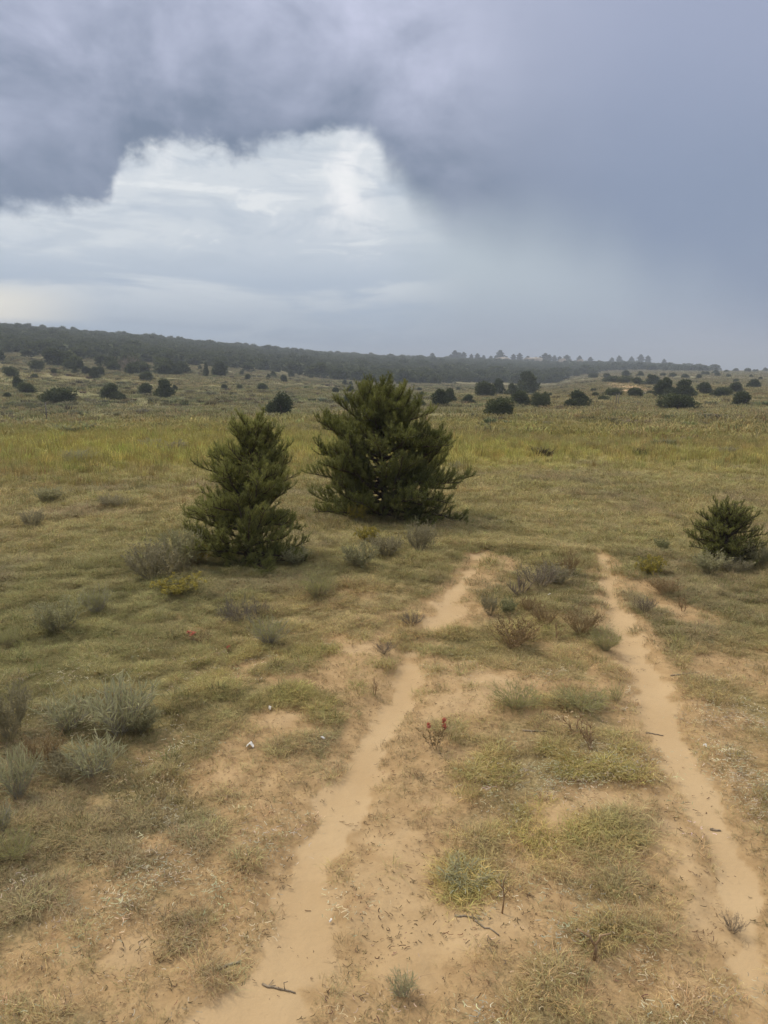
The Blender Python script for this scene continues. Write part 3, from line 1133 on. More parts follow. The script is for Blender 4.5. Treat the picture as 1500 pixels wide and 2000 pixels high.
far_src = []
for s in range(5):
    p_ = juniper(50 + s, 'juniper', 8, 900, .085, ('round', 'round', 'wide', 'cone', 'round')[s])
    far_src.append(p_[1][1])
N = 64000
aa = rng.uniform(R(-48), R(27.5), N)
rf, zf, rr_, zr = prof(aa)
rad_ = np.sqrt(rng.uniform(130 ** 2, 900 ** 2, N))
x_, y_ = rad_ * np.sin(aa), rad_ * np.cos(aa)
dens = fbm(x_ / 45, y_ / 45, 71, 4)
q = (rad_ - rf) / (rr_ - rf)
pxs = np.degrees(aa)
cover = sm(q + (dens - .5) * .5, -.02, .12) * (1 - sm(q, 1.12, 1.2))
patch = sm(pxs, 9.0, 12.0) * (1 - sm(q, .35, .8))           # thinner wood with clearings towards the small hill
cover *= 1 - patch * sm(dens, .62, .38) * .97
cover *= 1 - sm(pxs, 21.0, 23.5)
keep = rng.uniform(0, 1, N) < cover * .55
x_, y_, rad_ = x_[keep], y_[keep], rad_[keep]
n = len(x_)
z_ = height(x_, y_, False)
hgt = rng.uniform(1.9, 3.6, n) * np.where(rng.uniform(0, 1, n) < .06, 1.35, 1.0)
wid = hgt * rng.uniform(1.0, 1.7, n)
pk = rng.integers(0, 5, n)
scatter('ridge_woodland', np.stack([x_, y_, z_ - .1], 1), np.stack([wid, wid, hgt], 1), rots_z(n), pk, far_src,
        'dark continuous juniper wood covering the long ridge', 'woodland')

PON = [ponderosa(s) for s in (1, 2, 3, 4)]
SKY_PINES = [(844, 12), (880, 12), (888, 14), (896, 12), (905, 12), (920, 13), (932, 14), (944, 12), (958, 11), (968, 11), (976, 17), (988, 11), (1002, 11),
             (1014, 15), (1030, 10), (1046, 10), (1054, 10), (1064, 14), (1072, 12), (1082, 13), (1092, 12), (1106, 11), (1131, 14), (1152, 9), (1194, 9), (1208, 11), (1232, 14),
             (1250, 13), (1264, 13), (1296, 8)]
for i, (px, hp) in enumerate(SKY_PINES):
    a = px_az(px)
    rr1 = float(np.interp(a, P_AZ, P_RR)) * random.uniform(.97, 1.02)
    x, y, z = at_dist(px, rr1)
    hm = (hp + 6) * rr1 / FPX * random.uniform(.8, 1.1)
    thing('skyline_pine', PON[i % 4], 'small upright pine on the skyline, rising above the ridge wood', 'pine tree', (x, y, z - .3), random.uniform(0, 6), (hm * random.uniform(1.0, 1.7), hm * 1.2, hm),
          'pines standing up along the skyline')
# rounded trees breaking the ridge line
for i, (px, hp, wp) in enumerate([(45, 12, 17), (64, 11, 14), (80, 8, 18), (128, 9, 14), (172, 8, 12), (186, 8, 10), (402, 8, 12), (434, 6, 10), (646, 8, 12), (698, 7, 11)]):
    a = px_az(px)
    rr1 = float(np.interp(a, P_AZ, P_RR))
    x, y, z = at_dist(px, rr1)
    kk = rr1 / FPX
    thing('juniper', JUN['round'][i % 4], 'rounded tree breaking the outline of the wooded ridge top', 'juniper', (x, y, z - .3), random.uniform(0, 6), (wp * kk, wp * kk, (hp + 4) * kk),
          'rounded trees along the ridge top')


# ------------------------------------------------------------------ rocks, posts, far road
def rock_mesh(seed, n=3):
    rg = np.random.default_rng(seed)
    import bmesh
    bm = bmesh.new()
    bmesh.ops.create_icosphere(bm, subdivisions=n, radius=.5)
    pl = [unit(rg.normal(size=3)) for _ in range(9)]
    off = rg.uniform(.30, .44, 9)
    for v in bm.verts:
        p = np.array(v.co)
        for nrm, o_ in zip(pl, off):
            d_ = p.dot(nrm) - o_
            if d_ > 0:
                p = p - nrm * d_ * .95
        v.co = p * (1 + .05 * math.sin(p[0] * 23 + seed) * math.cos(p[2] * 19))
    me = bpy.data.meshes.new('rock')
    bm.to_mesh(me)
    bm.free()
    me.materials.append(M['rock'])
    return me


ROCK = [rock_mesh(s) for s in (1, 2, 3)]
for i, (px, py, w, h, lab) in enumerate([
        (876, 744, 7, 9, 'upright pale rock at the foot of the wooded ridge'),
        (803, 743, 6, 5, 'small pale rock at the lower edge of the wood'),
        (911, 744, 13, 5, 'flat pale rock beside the upright one at the wood edge'),
        (1258, 771, 6, 6, 'pale boulder beside the rounded juniper by the dirt road')]):
    hh = hit(px, py)
    x, y, z, t = hh
    k = t / FPX
    o = link('boulder', ROCK[i % 3], None, (x, y - .3, z + h * k * .35), i * 1.3, (w * k, w * k, h * k * 1.1))
    tag(o, lab, 'rock')
for i, (px, q_, w, h, lab) in enumerate([
        (979, .93, 30, 2.6, 'thin pale sandstone ledge under the skyline pines'),
        (1040, .92, 42, 5, 'broad pale sandstone ledge high on the wooded hill'),
        (1048, .74, 18, 6, 'pale slanting rock face below the broad ledge'),
        (1095, .72, 16, 6, 'pale grassy rock break in the hillside wood'),
        (1130, .62, 14, 5, 'pale rock break low on the hillside wood')]):
    a = px_az(px)
    r0_, z0_, r1_, z1_ = [float(v) for v in prof(np.array(a))]
    rr1 = r0_ + (r1_ - r0_) * q_
    x, y, z = at_dist(px, rr1)
    k = rr1 / FPX
    o = link('rock_ledge', ROCK[(i + 1) % 3], None, (x, y - 4, z + 3.4), -a, (w * k, w * k * .35, (h + 6) * k))
    tag(o, lab, 'rock')


def post_mesh():
    m = MB()
    m.tube([(0, 0, -.3), (.004, .002, .5), (.012, -.004, 1.0)], [.022, .02, .017], 7)
    return m.mesh('fence_post', M['post'], True)


pm = post_mesh()
for (px, py, h, lab) in [(92, 822, 36, 'thin weathered post standing alone in the green meadow below the ragged juniper'),
                         (1203, 792, 22, 'thin weathered post of a pair beside the flat low juniper'),
                         (1208, 792, 24, 'thin weathered post of a pair beside the flat low juniper')]:
    x, y, z, t = hit(px, py)
    o = link('fence_post', pm, None, (x, y, z), px * .1, (1.6, 1.6, h * t / FPX))
    tag(o, lab, 'post', 'pair of posts' if px > 1000 else None)

# short stretch of dirt road far off
m = MB()
prev = None
roadp = [(1204, 749), (1214, 752), (1224, 756), (1234, 760), (1244, 764)]
rp = [hit(*p) for p in roadp]
for i in range(len(rp)):
    x, y, z, t = rp[i]
    x2, y2 = rp[min(i + 1, len(rp) - 1)][:2]
    x1, y1 = rp[max(i - 1, 0)][:2]
    d = unit(np.array([x2 - x1, y2 - y1]))
    nrm = np.array([-d[1], d[0]])
    row = []
    for s in (-1.5, -.5, .5, 1.5):
        qx, qy = x + nrm[0] * s * 1.5, y + nrm[1] * s * 1.5
        qz = float(ground_z(np.array([qx]), np.array([qy]))[0]) + .09
        row.append((qx, qy, qz))
    if prev:
        for j in range(3):
            m.poly([prev[j], prev[j + 1], row[j + 1], row[j]])
    prev = row
M['road'] = plain_mat('road_sand', (.46, .31, .17), (.56, .40, .24), 2)
tag(link('dirt_road', m.mesh('dirt_road', M['road'])), 'short stretch of pale dirt road on the far plain', 'road', kind='structure')


# ------------------------------------------------------------------ shrubs: unit plants, 1 wide and 1 high
def brush(seed, n, leafmat, stemmat, spread=.5, curl=.5, sub=4, leaf=.07, lw=.014, lden=10, flat=1.0, sr=.006, flower=None, fl=0, sublen=.3, lstart=.35, base=.05):
    rg = np.random.default_rng(seed)
    st = MB()
    tri, hue, ftri = [], [], []

    def leaves(pts, k, start):
        pts = np.asarray(pts)
        m_ = len(pts) - 1
        q = rg.uniform(start, 1, k) * m_
        i = np.minimum(q.astype(int), m_ - 1)
        b = pts[i] + (pts[i + 1] - pts[i]) * (q - i)[:, None]
        ax = pts[i + 1] - pts[i]
        ax /= np.linalg.norm(ax, axis=1)[:, None] + 1e-9
        d = ax * rg.uniform(.5, 1.2, k)[:, None] + rg.normal(0, .45, (k, 3)) + np.array([0, 0, .15])
        d /= np.linalg.norm(d, axis=1)[:, None]
        s_ = np.cross(d, rg.normal(size=(k, 3)))
        s_ /= np.linalg.norm(s_, axis=1)[:, None]
        l = leaf * rg.uniform(.6, 1.3, k)[:, None]
        mid = b + d * l * .45
        e = b + d * l
        tri.append(np.stack([b, mid + s_ * lw, e], 1))
        tri.append(np.stack([b, e, mid - s_ * lw], 1))
        hh = np.clip(rg.normal(.5, .2, k), 0, 1)
        hue.extend([hh, hh])
    heads = []
    for i in range(n):
        an = rg.uniform(0, 6.283)
        rad0 = base * math.sqrt(rg.uniform(0, 1))
        p = np.array([math.cos(an) * rad0, math.sin(an) * rad0, -.06])
        sp = spread * math.sqrt(rg.uniform(0.02, 1)) * 1.5
        d = np.array([math.cos(an) * sp, math.sin(an) * sp, 1.0 * flat])
        pts = curve_pts(p, d, rg.uniform(.65, 1.08), curl, 5, rg, .08)
        st.tube(pts, [sr, sr * .85, sr * .7, sr * .55, sr * .42, sr * .28], 3)
        if lden:
            leaves(pts, max(2, int(lden * .8)), lstart)
        tips = [pts]
        for j in range(sub):
            q = rg.uniform(.3, .95) * 5
            ii = min(int(q), 4)
            b = pts[ii] + (pts[ii + 1] - pts[ii]) * (q - ii)
            dd = unit(unit(pts[ii + 1] - pts[ii]) + rg.normal(0, .5, 3) + np.array([0, 0, .25]))
            p2 = curve_pts(b, dd, sublen * rg.uniform(.5, 1.1), .4, 2, rg, .08)
            st.tube(p2, [sr * .5, sr * .4, sr * .25], 3)
            if lden:
                leaves(p2, lden, .1)
            tips.append(p2)
        if flower:
            heads += [tp[-1] for tp in tips]
    if flower:
        heads.sort(key=lambda e: -e[2])
        chosen = heads[:fl] if fl >= 1 else [e for e in heads if rg.uniform() < fl]
        for e in chosen:
            k = 26
            d = rg.normal(0, .5, (k, 3)) + np.array([0, 0, .8])
            d /= np.linalg.norm(d, axis=1)[:, None]
            s_ = np.cross(d, rg.normal(size=(k, 3)))
            s_ /= np.linalg.norm(s_, axis=1)[:, None]
            b = e - np.array([0, 0, .05]) + rg.normal(0, .02, (k, 3)) + np.array([0, 0, 1]) * rg.uniform(-.08, .06, k)[:, None]
            l = flower[1] * rg.uniform(.7, 1.2, k)[:, None]
            ftri.append(np.stack([b - s_ * l * .28, b + s_ * l * .28, b + d * l], 1))
    arrs = [np.array(st.v)]
    if tri:
        tri = np.concatenate(tri)
        hue = np.concatenate(hue)
        arrs.append(tri.reshape(-1, 3))
    allp = np.concatenate(arrs)
    wx = np.percentile(np.abs(allp[:, :2]), 98.5)
    hz = np.percentile(allp[:, 2], 99.3)
    S = np.array([.5 / wx, .5 / wx, 1 / hz])
    st.v = [v * S for v in st.v]
    parts = [('stems', st.mesh('stems', M[stemmat]))]
    if len(tri):
        parts.append(('foliage', tri_mesh('foliage', tri * S, M[leafmat], hue)))
    if ftri:
        f = np.concatenate(ftri) * S
        parts.append(('flowers', tri_mesh('flowers', f, M[flower[0]], rg.uniform(0, 1, len(f)))))
    return parts


BR = {
    'sage': [brush(s, 46, 'sage', 'stem', .55, .5, 5, .085, .012, 9) for s in (1, 2, 3)],
    'greysage': [brush(s, 50, 'sage_grey', 'stem', .6, .45, 5, .08, .010, 8) for s in (4, 5)],
    'pale': [brush(s, 40, 'sage', 'stem_pale', .5, .40, 4, .13, .007, 6, sr=.011) for s in (6, 7)],
    'broom': [brush(s, 80, 'broom', 'stem_pale', .45, .30, 3, .15, .005, 4, sr=.007) for s in (8, 9)],
    'fan': [brush(s, 46, 'fan', 'stem_pale', .55, .10, 2, .28, .011, 4, sr=.008, lstart=.1) for s in (41, 42, 43)],
    'weed': [brush(s, 44, 'brown', 'stem_red', .55, .4, 5, .05, .010, 7) for s in (12, 13)],
    'yellow': [brush(s, 60, 'yellow', 'stem', .55, .45, 4, .10, .009, 6, flower=('flower_y', .05), fl=.35) for s in (14, 15)],
    'tuft': [brush(s, 80, 'broom', 'stem', .65, -.15, 2, .22, .006, 5, lstart=.05) for s in (16, 17)],
    'blue': [brush(s, 40, 'bluegreen', 'stem', .55, .6, 4, .09, .016, 10) for s in (18, 19)],
    'spiky': [brush(s, 60, 'broom', 'stem', .8, 0, 0, .75, .014, 2, lstart=0.0) for s in (20,)],
    'cholla': [brush(s, 6, 'brown', 'stem_dark', .7, .3, 6, .03, .01, 3, sr=.035, sublen=.45) for s in (21,)],
    'paint': [brush(s, 16, 'brown', 'stem_dark', .5, .5, 2, .10, .018, 9, flower=('red', .13), fl=3) for s in (22, 23, 30)],
    'sapling': [brush(s, 3, 'brown', 'stem_red', .22, .3, 9, .03, .006, 2, sr=.02, sublen=.32) for s in (24, 25)],
    'twiggy': [brush(s, 40, 'dead', 'stem_dark', .7, .25, 6, .06, .006, 4, sr=.007) for s in (26, 27)],
    'deadpile': [brush(s, 80, 'dead', 'stem_dark', 1.5, -.5, 4, .14, .006, 5, .6) for s in (28, 29)],
}
SH = [  # column, base row, width, height, kind, name, category, label, group
    (292, 1140, 95, 82, 'greysage', 'sagebrush', 'dark grey-brown sagebrush mound beside the narrower young pine', None),
    (350, 1118, 80, 86, 'sage', 'sagebrush', 'grey-green sagebrush between the dark mound and the narrower young pine', None),
    (338, 1168, 84, 36, 'yellow', 'snakeweed', 'low yellow-green plant at the foot of the dark sagebrush mound', None),
    (378, 1105, 46, 44, 'yellow', 'snakeweed', 'yellow-green plant touching the base of the narrower young pine', None),
    (184, 1203, 66, 58, 'broom', 'rabbitbrush', 'upright olive brush with fine stems in the open meadow', None),
    (106, 1243, 76, 70, 'sage', 'sagebrush', 'loose grey-green brush beside the upright olive one', None),
    (60, 1032, 42, 34, 'greysage', 'sagebrush', 'small grey brush near the edge of the tall yellow grass', None),
    (214, 993, 54, 26, 'greysage', 'sagebrush', 'low flat grey brush in front of the tall yellow grass', None),
    (88, 985, 54, 34, 'sage', 'sagebrush', 'dull green brush at the tall yellow grass margin', None),
    (8, 1268, 46, 46, 'tuft', 'bunch_grass', 'olive bunch grass at the meadow edge by the loose grey-green brush', None),
    (165, 1118, 40, 22, 'tuft', 'bunch_grass', 'small olive grass clump on the dry flat by the dark mound', None),
    (463, 1216, 78, 46, 'deadpile', 'dead_brush', 'dark grey heap of dead brush lying on the grass', None),
    (508, 1203, 44, 34, 'deadpile', 'dead_brush', 'smaller dead brush heap touching the dark grey one', None),
    (620, 1174, 78, 66, 'tuft', 'bunch_grass', 'grey-olive bunch grass clump on the verge before the broad pine', None),
    (524, 1264, 72, 60, 'broom', 'rabbitbrush', 'olive brush just below the dead brush heaps', None),
    (576, 1108, 56, 40, 'sage', 'sagebrush', 'small sagebrush under the skirt of the narrower young pine', None),
    (702, 1114, 66, 50, 'sage', 'sagebrush', 'low grey-green sagebrush before the broad young pine', None),
    (756, 1090, 62, 46, 'greysage', 'sagebrush', 'grey sagebrush in the middle of three before the broad young pine', None),
    (822, 1082, 54, 62, 'greysage', 'sagebrush', 'taller grey sagebrush at the track end of three before the broad pine', None),
    (716, 1060, 44, 30, 'yellow', 'snakeweed', 'yellow-flowered low plant in front of the broad young pine', None),
    (700, 1022, 40, 40, 'yellow', 'snakeweed', 'thin yellow-flowered stems against the broad pine base', None),
    (840, 1012, 60, 34, 'tuft', 'bunch_grass', 'dull grass clump under the edge of the broad young pine', None),
    (222, 1452, 132, 126, 'fan', 'rabbitbrush', 'large pale-green fan-shaped brush at the back of the sagebrush patch', None),
    (124, 1440, 100, 84, 'fan', 'rabbitbrush', 'yellow-green brush next to the large fan-shaped one', None),
    (178, 1530, 100, 86, 'fan', 'sagebrush', 'grey-leaved sagebrush with bleached stems in front of the fan-shaped brush', None),
    (26, 1572, 84, 112, 'fan', 'sagebrush', 'pale grey sagebrush with bare bleached stems at the patch corner', None),
    (10, 1452, 76, 120, 'greysage', 'sagebrush', 'tall dusky sagebrush behind the pale bleached one', None),
    (82, 1500, 76, 70, 'weed', 'dry_weed', 'rusty brown dry weed in the middle of the sagebrush patch', None),
    (120, 1530, 80, 54, 'greysage', 'sagebrush', 'low grey sagebrush filling the middle of the patch', None),
    (268, 1440, 70, 60, 'sage', 'sagebrush', 'dull sagebrush leaning on the fan-shaped brush', None),
    (-8, 1640, 60, 70, 'pale', 'sagebrush', 'bleached sagebrush stub in front of the pale one', None),
    (20, 1690, 90, 56, 'tuft', 'bunch_grass', 'green bunch grass in front of the sagebrush patch', None),
    (388, 1262, 50, 24, 'paint', 'paintbrush_plant', 'faded patch of red-tipped plants in the meadow', None),
    (448, 1282, 18, 20, 'paint', 'paintbrush_plant', 'single tiny red-tipped plant near the faded patch', None),
    (852, 1472, 58, 58, 'paint', 'paintbrush_plant', 'small plant with two bright red flower heads beside the sandy rut', None),
    (750, 1280, 42, 26, 'twiggy', 'twig_clump', 'small dark twiggy clump at the rut edge', None),
    (1058, 1152, 84, 52, 'twiggy', 'twig_shrub', 'grey twiggy shrub on the centre strip between the ruts', None),
    (1090, 1146, 60, 44, 'greysage', 'sagebrush', 'pale brush growing into the grey twiggy shrub', None),
    (1112, 1126, 40, 48, 'weed', 'dry_weed', 'upright brown weed behind the grey twiggy shrub', None),
    (1020, 1168, 52, 46, 'cholla', 'cholla', 'dark branching cactus-like plant before the grey twiggy shrub', None),
    (957, 1204, 28, 42, 'greysage', 'sagebrush', 'thin upright grey plant beside the blue-green tuft', None),
    (992, 1204, 32, 36, 'blue', 'tufted_herb', 'round blue-green tuft on the centre strip', None),
    (1036, 1200, 40, 34, 'weed', 'dry_weed', 'reddish weed next to the round blue-green tuft', None),
    (1066, 1224, 56, 40, 'weed', 'dry_weed', 'russet weed between the blue-green tuft and the brown shrub', None),
    (1003, 1272, 96, 66, 'weed', 'dry_weed', 'large rounded rusty-brown shrub on the centre strip', None),
    (1140, 1244, 72, 52, 'weed', 'dry_weed', 'brown seeded weed near the sandy rut opposite the rusty shrub', None),
    (1090, 1252, 26, 34, 'sapling', 'dry_stalk', 'thin bare stalk between the two brown shrubs', None),
    (1186, 1276, 60, 50, 'tuft', 'bunch_grass', 'dry grass clump leaning over the rut below the brown weed', None),
    (805, 1226, 44, 30, 'twiggy', 'twig_clump', 'dark low twigs at the broken edge of the sandy rut', None),
    (1274, 1128, 52, 42, 'yellow', 'snakeweed', 'yellow-green bushy plant beside the far end of the rut', None),
    (1296, 1076, 30, 24, 'blue', 'tufted_herb', 'small blue-green tuft on the flat near the low pine bush', None),
    (1390, 1124, 66, 46, 'sage', 'sagebrush', 'grey-green sagebrush growing before the low pine bush', None),
    (1440, 1124, 56, 34, 'greysage', 'sagebrush', 'low grey sagebrush under the low pine bush', None),
    (1488, 1110, 56, 50, 'sage', 'sagebrush', 'dull green brush behind the side of the low pine bush', None),
    (1310, 1166, 70, 36, 'weed', 'dry_weed', 'brownish low weed on the flat before the low pine bush', None),
    (1262, 1200, 44, 36, 'twiggy', 'twig_clump', 'thin dark twigs beside the upper rut', None),
    (1336, 1196, 26, 30, 'sapling', 'dry_stalk', 'pair of thin upright stalks by the pale bare patch', None),
    (1010, 1394, 96, 58, 'tuft', 'bunch_grass', 'fresh green bunch grass on the centre strip', None),
    (1140, 1396, 110, 40, 'tuft', 'tufted_herb', 'grey-green leafy clump next to the fresh green grass', None),
    (1206, 1374, 32, 48, 'spiky', 'yucca', 'small spiky tuft at the brink of the rut', None),
    (1130, 1442, 46, 52, 'sapling', 'bare_seedling', 'reddish bare seedling in the grass of the centre strip', None),
    (1160, 1474, 48, 62, 'sapling', 'bare_seedling', 'taller reddish bare seedling beside another one', None),
    (732, 1362, 22, 40, 'sapling', 'dry_stalk', 'dark dry stalk standing at the rut edge in short grass', None),
    (786, 1958, 56, 54, 'fan', 'bunch_grass', 'drab brown grass clump on bare sand at the near end of the strip', None),
    (905, 1740, 100, 34, 'fan', 'bunch_grass', 'golden-green grass clump rising from sandy soil', None),
    (1436, 1830, 46, 40, 'twiggy', 'twig_clump', 'scrap of dark twigs beyond the near rut', None),
    (146, 912, 66, 36, 'broom', 'rabbitbrush', 'rounded green bush within the tall yellow grass', None),
    (330, 888, 62, 28, 'greysage', 'sagebrush', 'low grey brush within the tall yellow grass', None),
    (290, 878, 40, 22, 'sage', 'sagebrush', 'small grey-green brush behind the low grey one', None),
    (896, 922, 30, 20, 'sage', 'sagebrush', 'dark green tuft beside the broad young pine in yellow grass', None),
    (1158, 876, 24, 14, 'twiggy', 'twig_clump', 'dark brown clump alone in the pale meadow', None),
    (1250, 794, 13, 8, 'weed', 'dry_weed', 'small reddish shrub below the junipers by the posts', None),
    (1344, 862, 22, 10, 'greysage', 'sagebrush', 'low grey clump in the pale meadow before the sprawling juniper', None),
    (1420, 888, 40, 16, 'greysage', 'sagebrush', 'broad low grey clump in the pale meadow', None),
    (1070, 830, 18, 8, 'greysage', 'sagebrush', 'tiny grey clump before the low juniper pair', None),
    (958, 1046 - 30, 30, 14, 'tuft', 'bunch_grass', 'small grass clump on the worn flat beyond the rut', None),
    (245, 722, 44, 30, 'twiggy', 'bare_bush', 'reddish-grey leafless bush at the lower edge of the wood', None),
]
for i, (px, py, w, h, kd, nm, lab, grp) in enumerate(SH):
    hh = hit(px, py)
    if hh is None:
        continue
    x, y, z, t = hh
    k = t / FPX
    v = BR[kd][i % len(BR[kd])]
    cat = {'sagebrush': 'sagebrush', 'bunch_grass': 'grass clump', 'dry_weed': 'weed', 'paintbrush_plant': 'flower', 'snakeweed': 'plant', 'rabbitbrush': 'shrub',
           'dead_brush': 'dead brush', 'twig_clump': 'twigs', 'twig_shrub': 'shrub', 'cholla': 'cactus', 'tufted_herb': 'plant', 'dry_stalk': 'stalk',
           'yucca': 'yucca', 'bare_seedling': 'seedling', 'bare_bush': 'bush'}[nm]
    thing(nm, v, lab, cat, (x, y + w * k * .25, z), random.uniform(0, 6.28), (w * k * 1.1, w * k * 1.1, h * k * .95), grp)


# ------------------------------------------------------------------ sticks, dry forked stalk, white scraps
def stick(px0, py0, px1, py1, r, mat, lab, bend=.04, seed=0, twigs=2):
    rg = np.random.default_rng(seed)
    a = np.array(hit(px0, py0)[:3])
    b = np.array(hit(px1, py1)[:3])
    L = np.linalg.norm(b - a)
    pts = []
    for i in range(7):
        f = i / 6
        p = a + (b - a) * f
        p[:2] += rg.normal(0, bend * L * .35, 2)
        p[2] = float(ground_z(p[0:1], p[1:2])[0]) + r * .7
        pts.append(p - a)
    m = MB()
    m.tube(pts, [r * (1 - .08 * i) for i in range(7)], 6)
    for j in range(twigs):
        i = 1 + int(rg.integers(0, 4))
        d = rg.normal(0, 1, 3)
        d[2] = abs(d[2]) * .25
        e = pts[i] + unit(d) * L * .22
        m.tube([pts[i], (pts[i] + e) / 2 + rg.normal(0, .006, 3), e], [r * .6, r * .5, r * .3], 5)
    o = link('stick', m.mesh('stick', M[mat], True), None, a)
    tag(o, lab, 'stick')


stick(512, 1926, 578, 1942, .0038, 'stem_dark', 'dark crooked stick on the sand at the near end of the smooth rut', .05, 1, 3)
stick(888, 1790, 940, 1796, .004, 'stem_dark', 'thin dark stick beside the golden-green grass clump', .05, 2, 1)
stick(925, 1796, 975, 1828, .004, 'stem_dark', 'crooked twig slanting across sand into the matted grass', .06, 3, 1)
stick(1388, 1922 - 300, 1408, 1925 - 300, .0055, 'stem_dark', 'short curved stick lying in the sandy rut', .2, 4, 0)
stick(1262, 1432, 1296, 1438, .004, 'stem_dark', 'dark straight twig across the rut', .03, 5, 1)
stick(1130, 1518, 1186, 1508, .005, 'stem', 'thin grey twig in the grass of the centre strip', .03, 6, 1)
stick(1020, 1428, 1075, 1430, .005, 'stem_dark', 'long low twig beside the reddish seedlings', .03, 7, 1)
stick(425, 1895, 470, 1880, .005, 'stem', 'curved brown twig on the bare ground by the smooth rut', .06, 8, 0)
stick(1120, 1820, 1160, 1832, .004, 'stem_red', 'reddish fallen twig at the foot of the forked stalk', .05, 9, 1)
stick(100, 1462, 142, 1452, .005, 'stem_pale', 'bleached twig poking from the sagebrush patch', .05, 10, 1)
stick(214, 1456, 238, 1446, .004, 'stem_pale', 'bleached root crossing below the fan-shaped brush', .05, 11, 1)
stick(1310, 1322, 1365, 1316, .005, 'stem_dark', 'thin dark twig on the bank beyond the rut', .04, 12, 1)

x, y, z, t = hit(1160, 1876)
k = t / FPX
m = MB()
m.tube([(0, 0, -.02), (.004, .0, 26 * k), (0, 0, 34 * k)], [.006, .0055, .005], 6)
m.tube([(0, 0, 32 * k), (-.012, 0, 44 * k), (-.016, 0, 52 * k), (-.05, .02, 58 * k)], [.0045, .004, .004, .003], 6)
m.tube([(0, 0, 32 * k), (.014, .004, 42 * k), (.018, .0, 54 * k), (.045, .0, 58 * k)], [.0045, .004, .0035, .003], 6)
o = link('forked_stalk', m.mesh('forked_stalk', M['stem_red'], True), None, (x, y, z))
tag(o, 'short dry forked stalk standing in matted grass', 'stalk')
x, y, z, t = hit(980, 1784)
m = MB()
m.tube([(0, 0, -.02), (.006, 0, .05), (.002, .004, .11), (.012, 0, .15)], [.0035, .003, .0025, .0015], 5)
m.tube([(.004, 0, .06), (.03, .01, .10)], [.003, .0015], 4)
m.tube([(.003, 0, .09), (-.02, .01, .12)], [.003, .0015], 4)
o = link('dry_stalk', m.mesh('dry_stalk', M['stem_red'], True), None, (x, y, z))
tag(o, 'thin single brown stalk beside the golden-green grass clump', 'stalk')

for i, (px, py, wpx, lab) in enumerate([(488, 1462, 14, 'larger white folded scrap lying on dry grass'), (530, 1388, 10, 'white scrap at the edge of a sandy patch'),
                                        (632, 1445, 10, 'white scrap in short grass close to the sandy rut'), (1074, 1164, 8, 'tiny white scrap on the upper centre strip'),
                                        (645, 1803, 7, 'white pebble-sized scrap beside the smooth rut'), (1376, 1461, 7, 'white scrap on the bank beyond the rut')]):
    x, y, z, t = hit(px, py)
    w = wpx * t / FPX
    m = MB()
    hgt = w * .45
    a_, b_, c_ = (-w / 2, -w * .2, .004), (0, w * .1, hgt), (w / 2, -w * .25, .002)
    d_ = np.array([w * .1, w * .55, .003])
    m.poly([a_, b_, np.array(b_) + d_, np.array(a_) + d_])
    m.poly([b_, c_, np.array(c_) + d_ * .8, np.array(b_) + d_])
    th = np.array([0, 0, -.004])
    m.poly([np.array(q_) + th for q_ in (np.array(a_) + d_, np.array(b_) + d_, b_, a_)])
    m.poly([np.array(q_) + th for q_ in (np.array(b_) + d_, np.array(c_) + d_ * .8, c_, b_)])
    o = link('litter_scrap', m.mesh('litter_scrap', M['scrap']), None, (x, y, z + .008), i * 1.1)
    tag(o, lab, 'litter')


# ------------------------------------------------------------------ grass, as masses
def tuft(seed, n, length, bend, rad, width, up=1.0):
    """a small tuft; each blade a narrow bent strip"""
    rg = np.random.default_rng(seed)
    tri, hue = [], []
    for i in range(n):
        a = rg.uniform(0, 6.283)
        r0 = rad * math.sqrt(rg.uniform(0, 1))
        b = np.array([math.cos(a) * r0, math.sin(a) * r0, -.01 * length])
        a2 = a + rg.normal(0, .9)
        out = np.array([math.cos(a2), math.sin(a2), 0])
        l = length * rg.uniform(.55, 1.15)
        bd = bend * rg.uniform(.5, 1.3)
        p1 = b + (np.array([0, 0, up]) + out * bd * .5) * l * .5
        p2 = p1 + (np.array([0, 0, up * max(.1, 1 - bd)]) + out * bd * 1.1) * l * .5
        s = np.array([-out[1], out[0], 0]) * width
        tri += [[b - s, b + s, p1 + s * .8], [b - s, p1 + s * .8, p1 - s * .8], [p1 - s * .8, p1 + s * .8, p2]]
        h = rg.uniform(0, 1)
        hue += [h, h, h]
    return tri_mesh('tuft', np.array(tri), M['grass'], hue)


def curl(seed, n, spread=.045, w=.0011, step=.007):
    rg = np.random.default_rng(seed)
    tri, hue = [], []
    for i in range(n):
        p = np.array([rg.normal(0, spread), rg.normal(0, spread), .002 + rg.uniform(0, .012)])
        d = rg.uniform(0, 6.28)
        turn = rg.normal(0, .5)
        h = rg.uniform(0, 1)
        for k in range(int(rg.integers(1, 4))):
            d += turn
            q = p + np.array([math.cos(d), math.sin(d), rg.uniform(-.25, .35)]) * step
            s = np.array([-math.sin(d), math.cos(d), 0.4]) * w
            tri += [[p - s, p + s, q + s], [p - s, q + s, q - s]]
            hue += [h, h]
            p = q
    return tri_mesh('curl', np.array(tri), M['grass'], hue)


def sector(n, r0, r1, half=33.0):
    a = rng.uniform(R(-half), R(half), n)
    r = np.sqrt(rng.uniform(r0 * r0, r1 * r1, n))
    return r * np.sin(a), r * np.cos(a)


def vary(c, n, s=.14):
    v = np.exp(rng.normal(0, s, (n, 1)))
    h = np.exp(rng.normal(0, s * .35, (n, 3)))
    return np.clip(c * v * h, 0, 1)


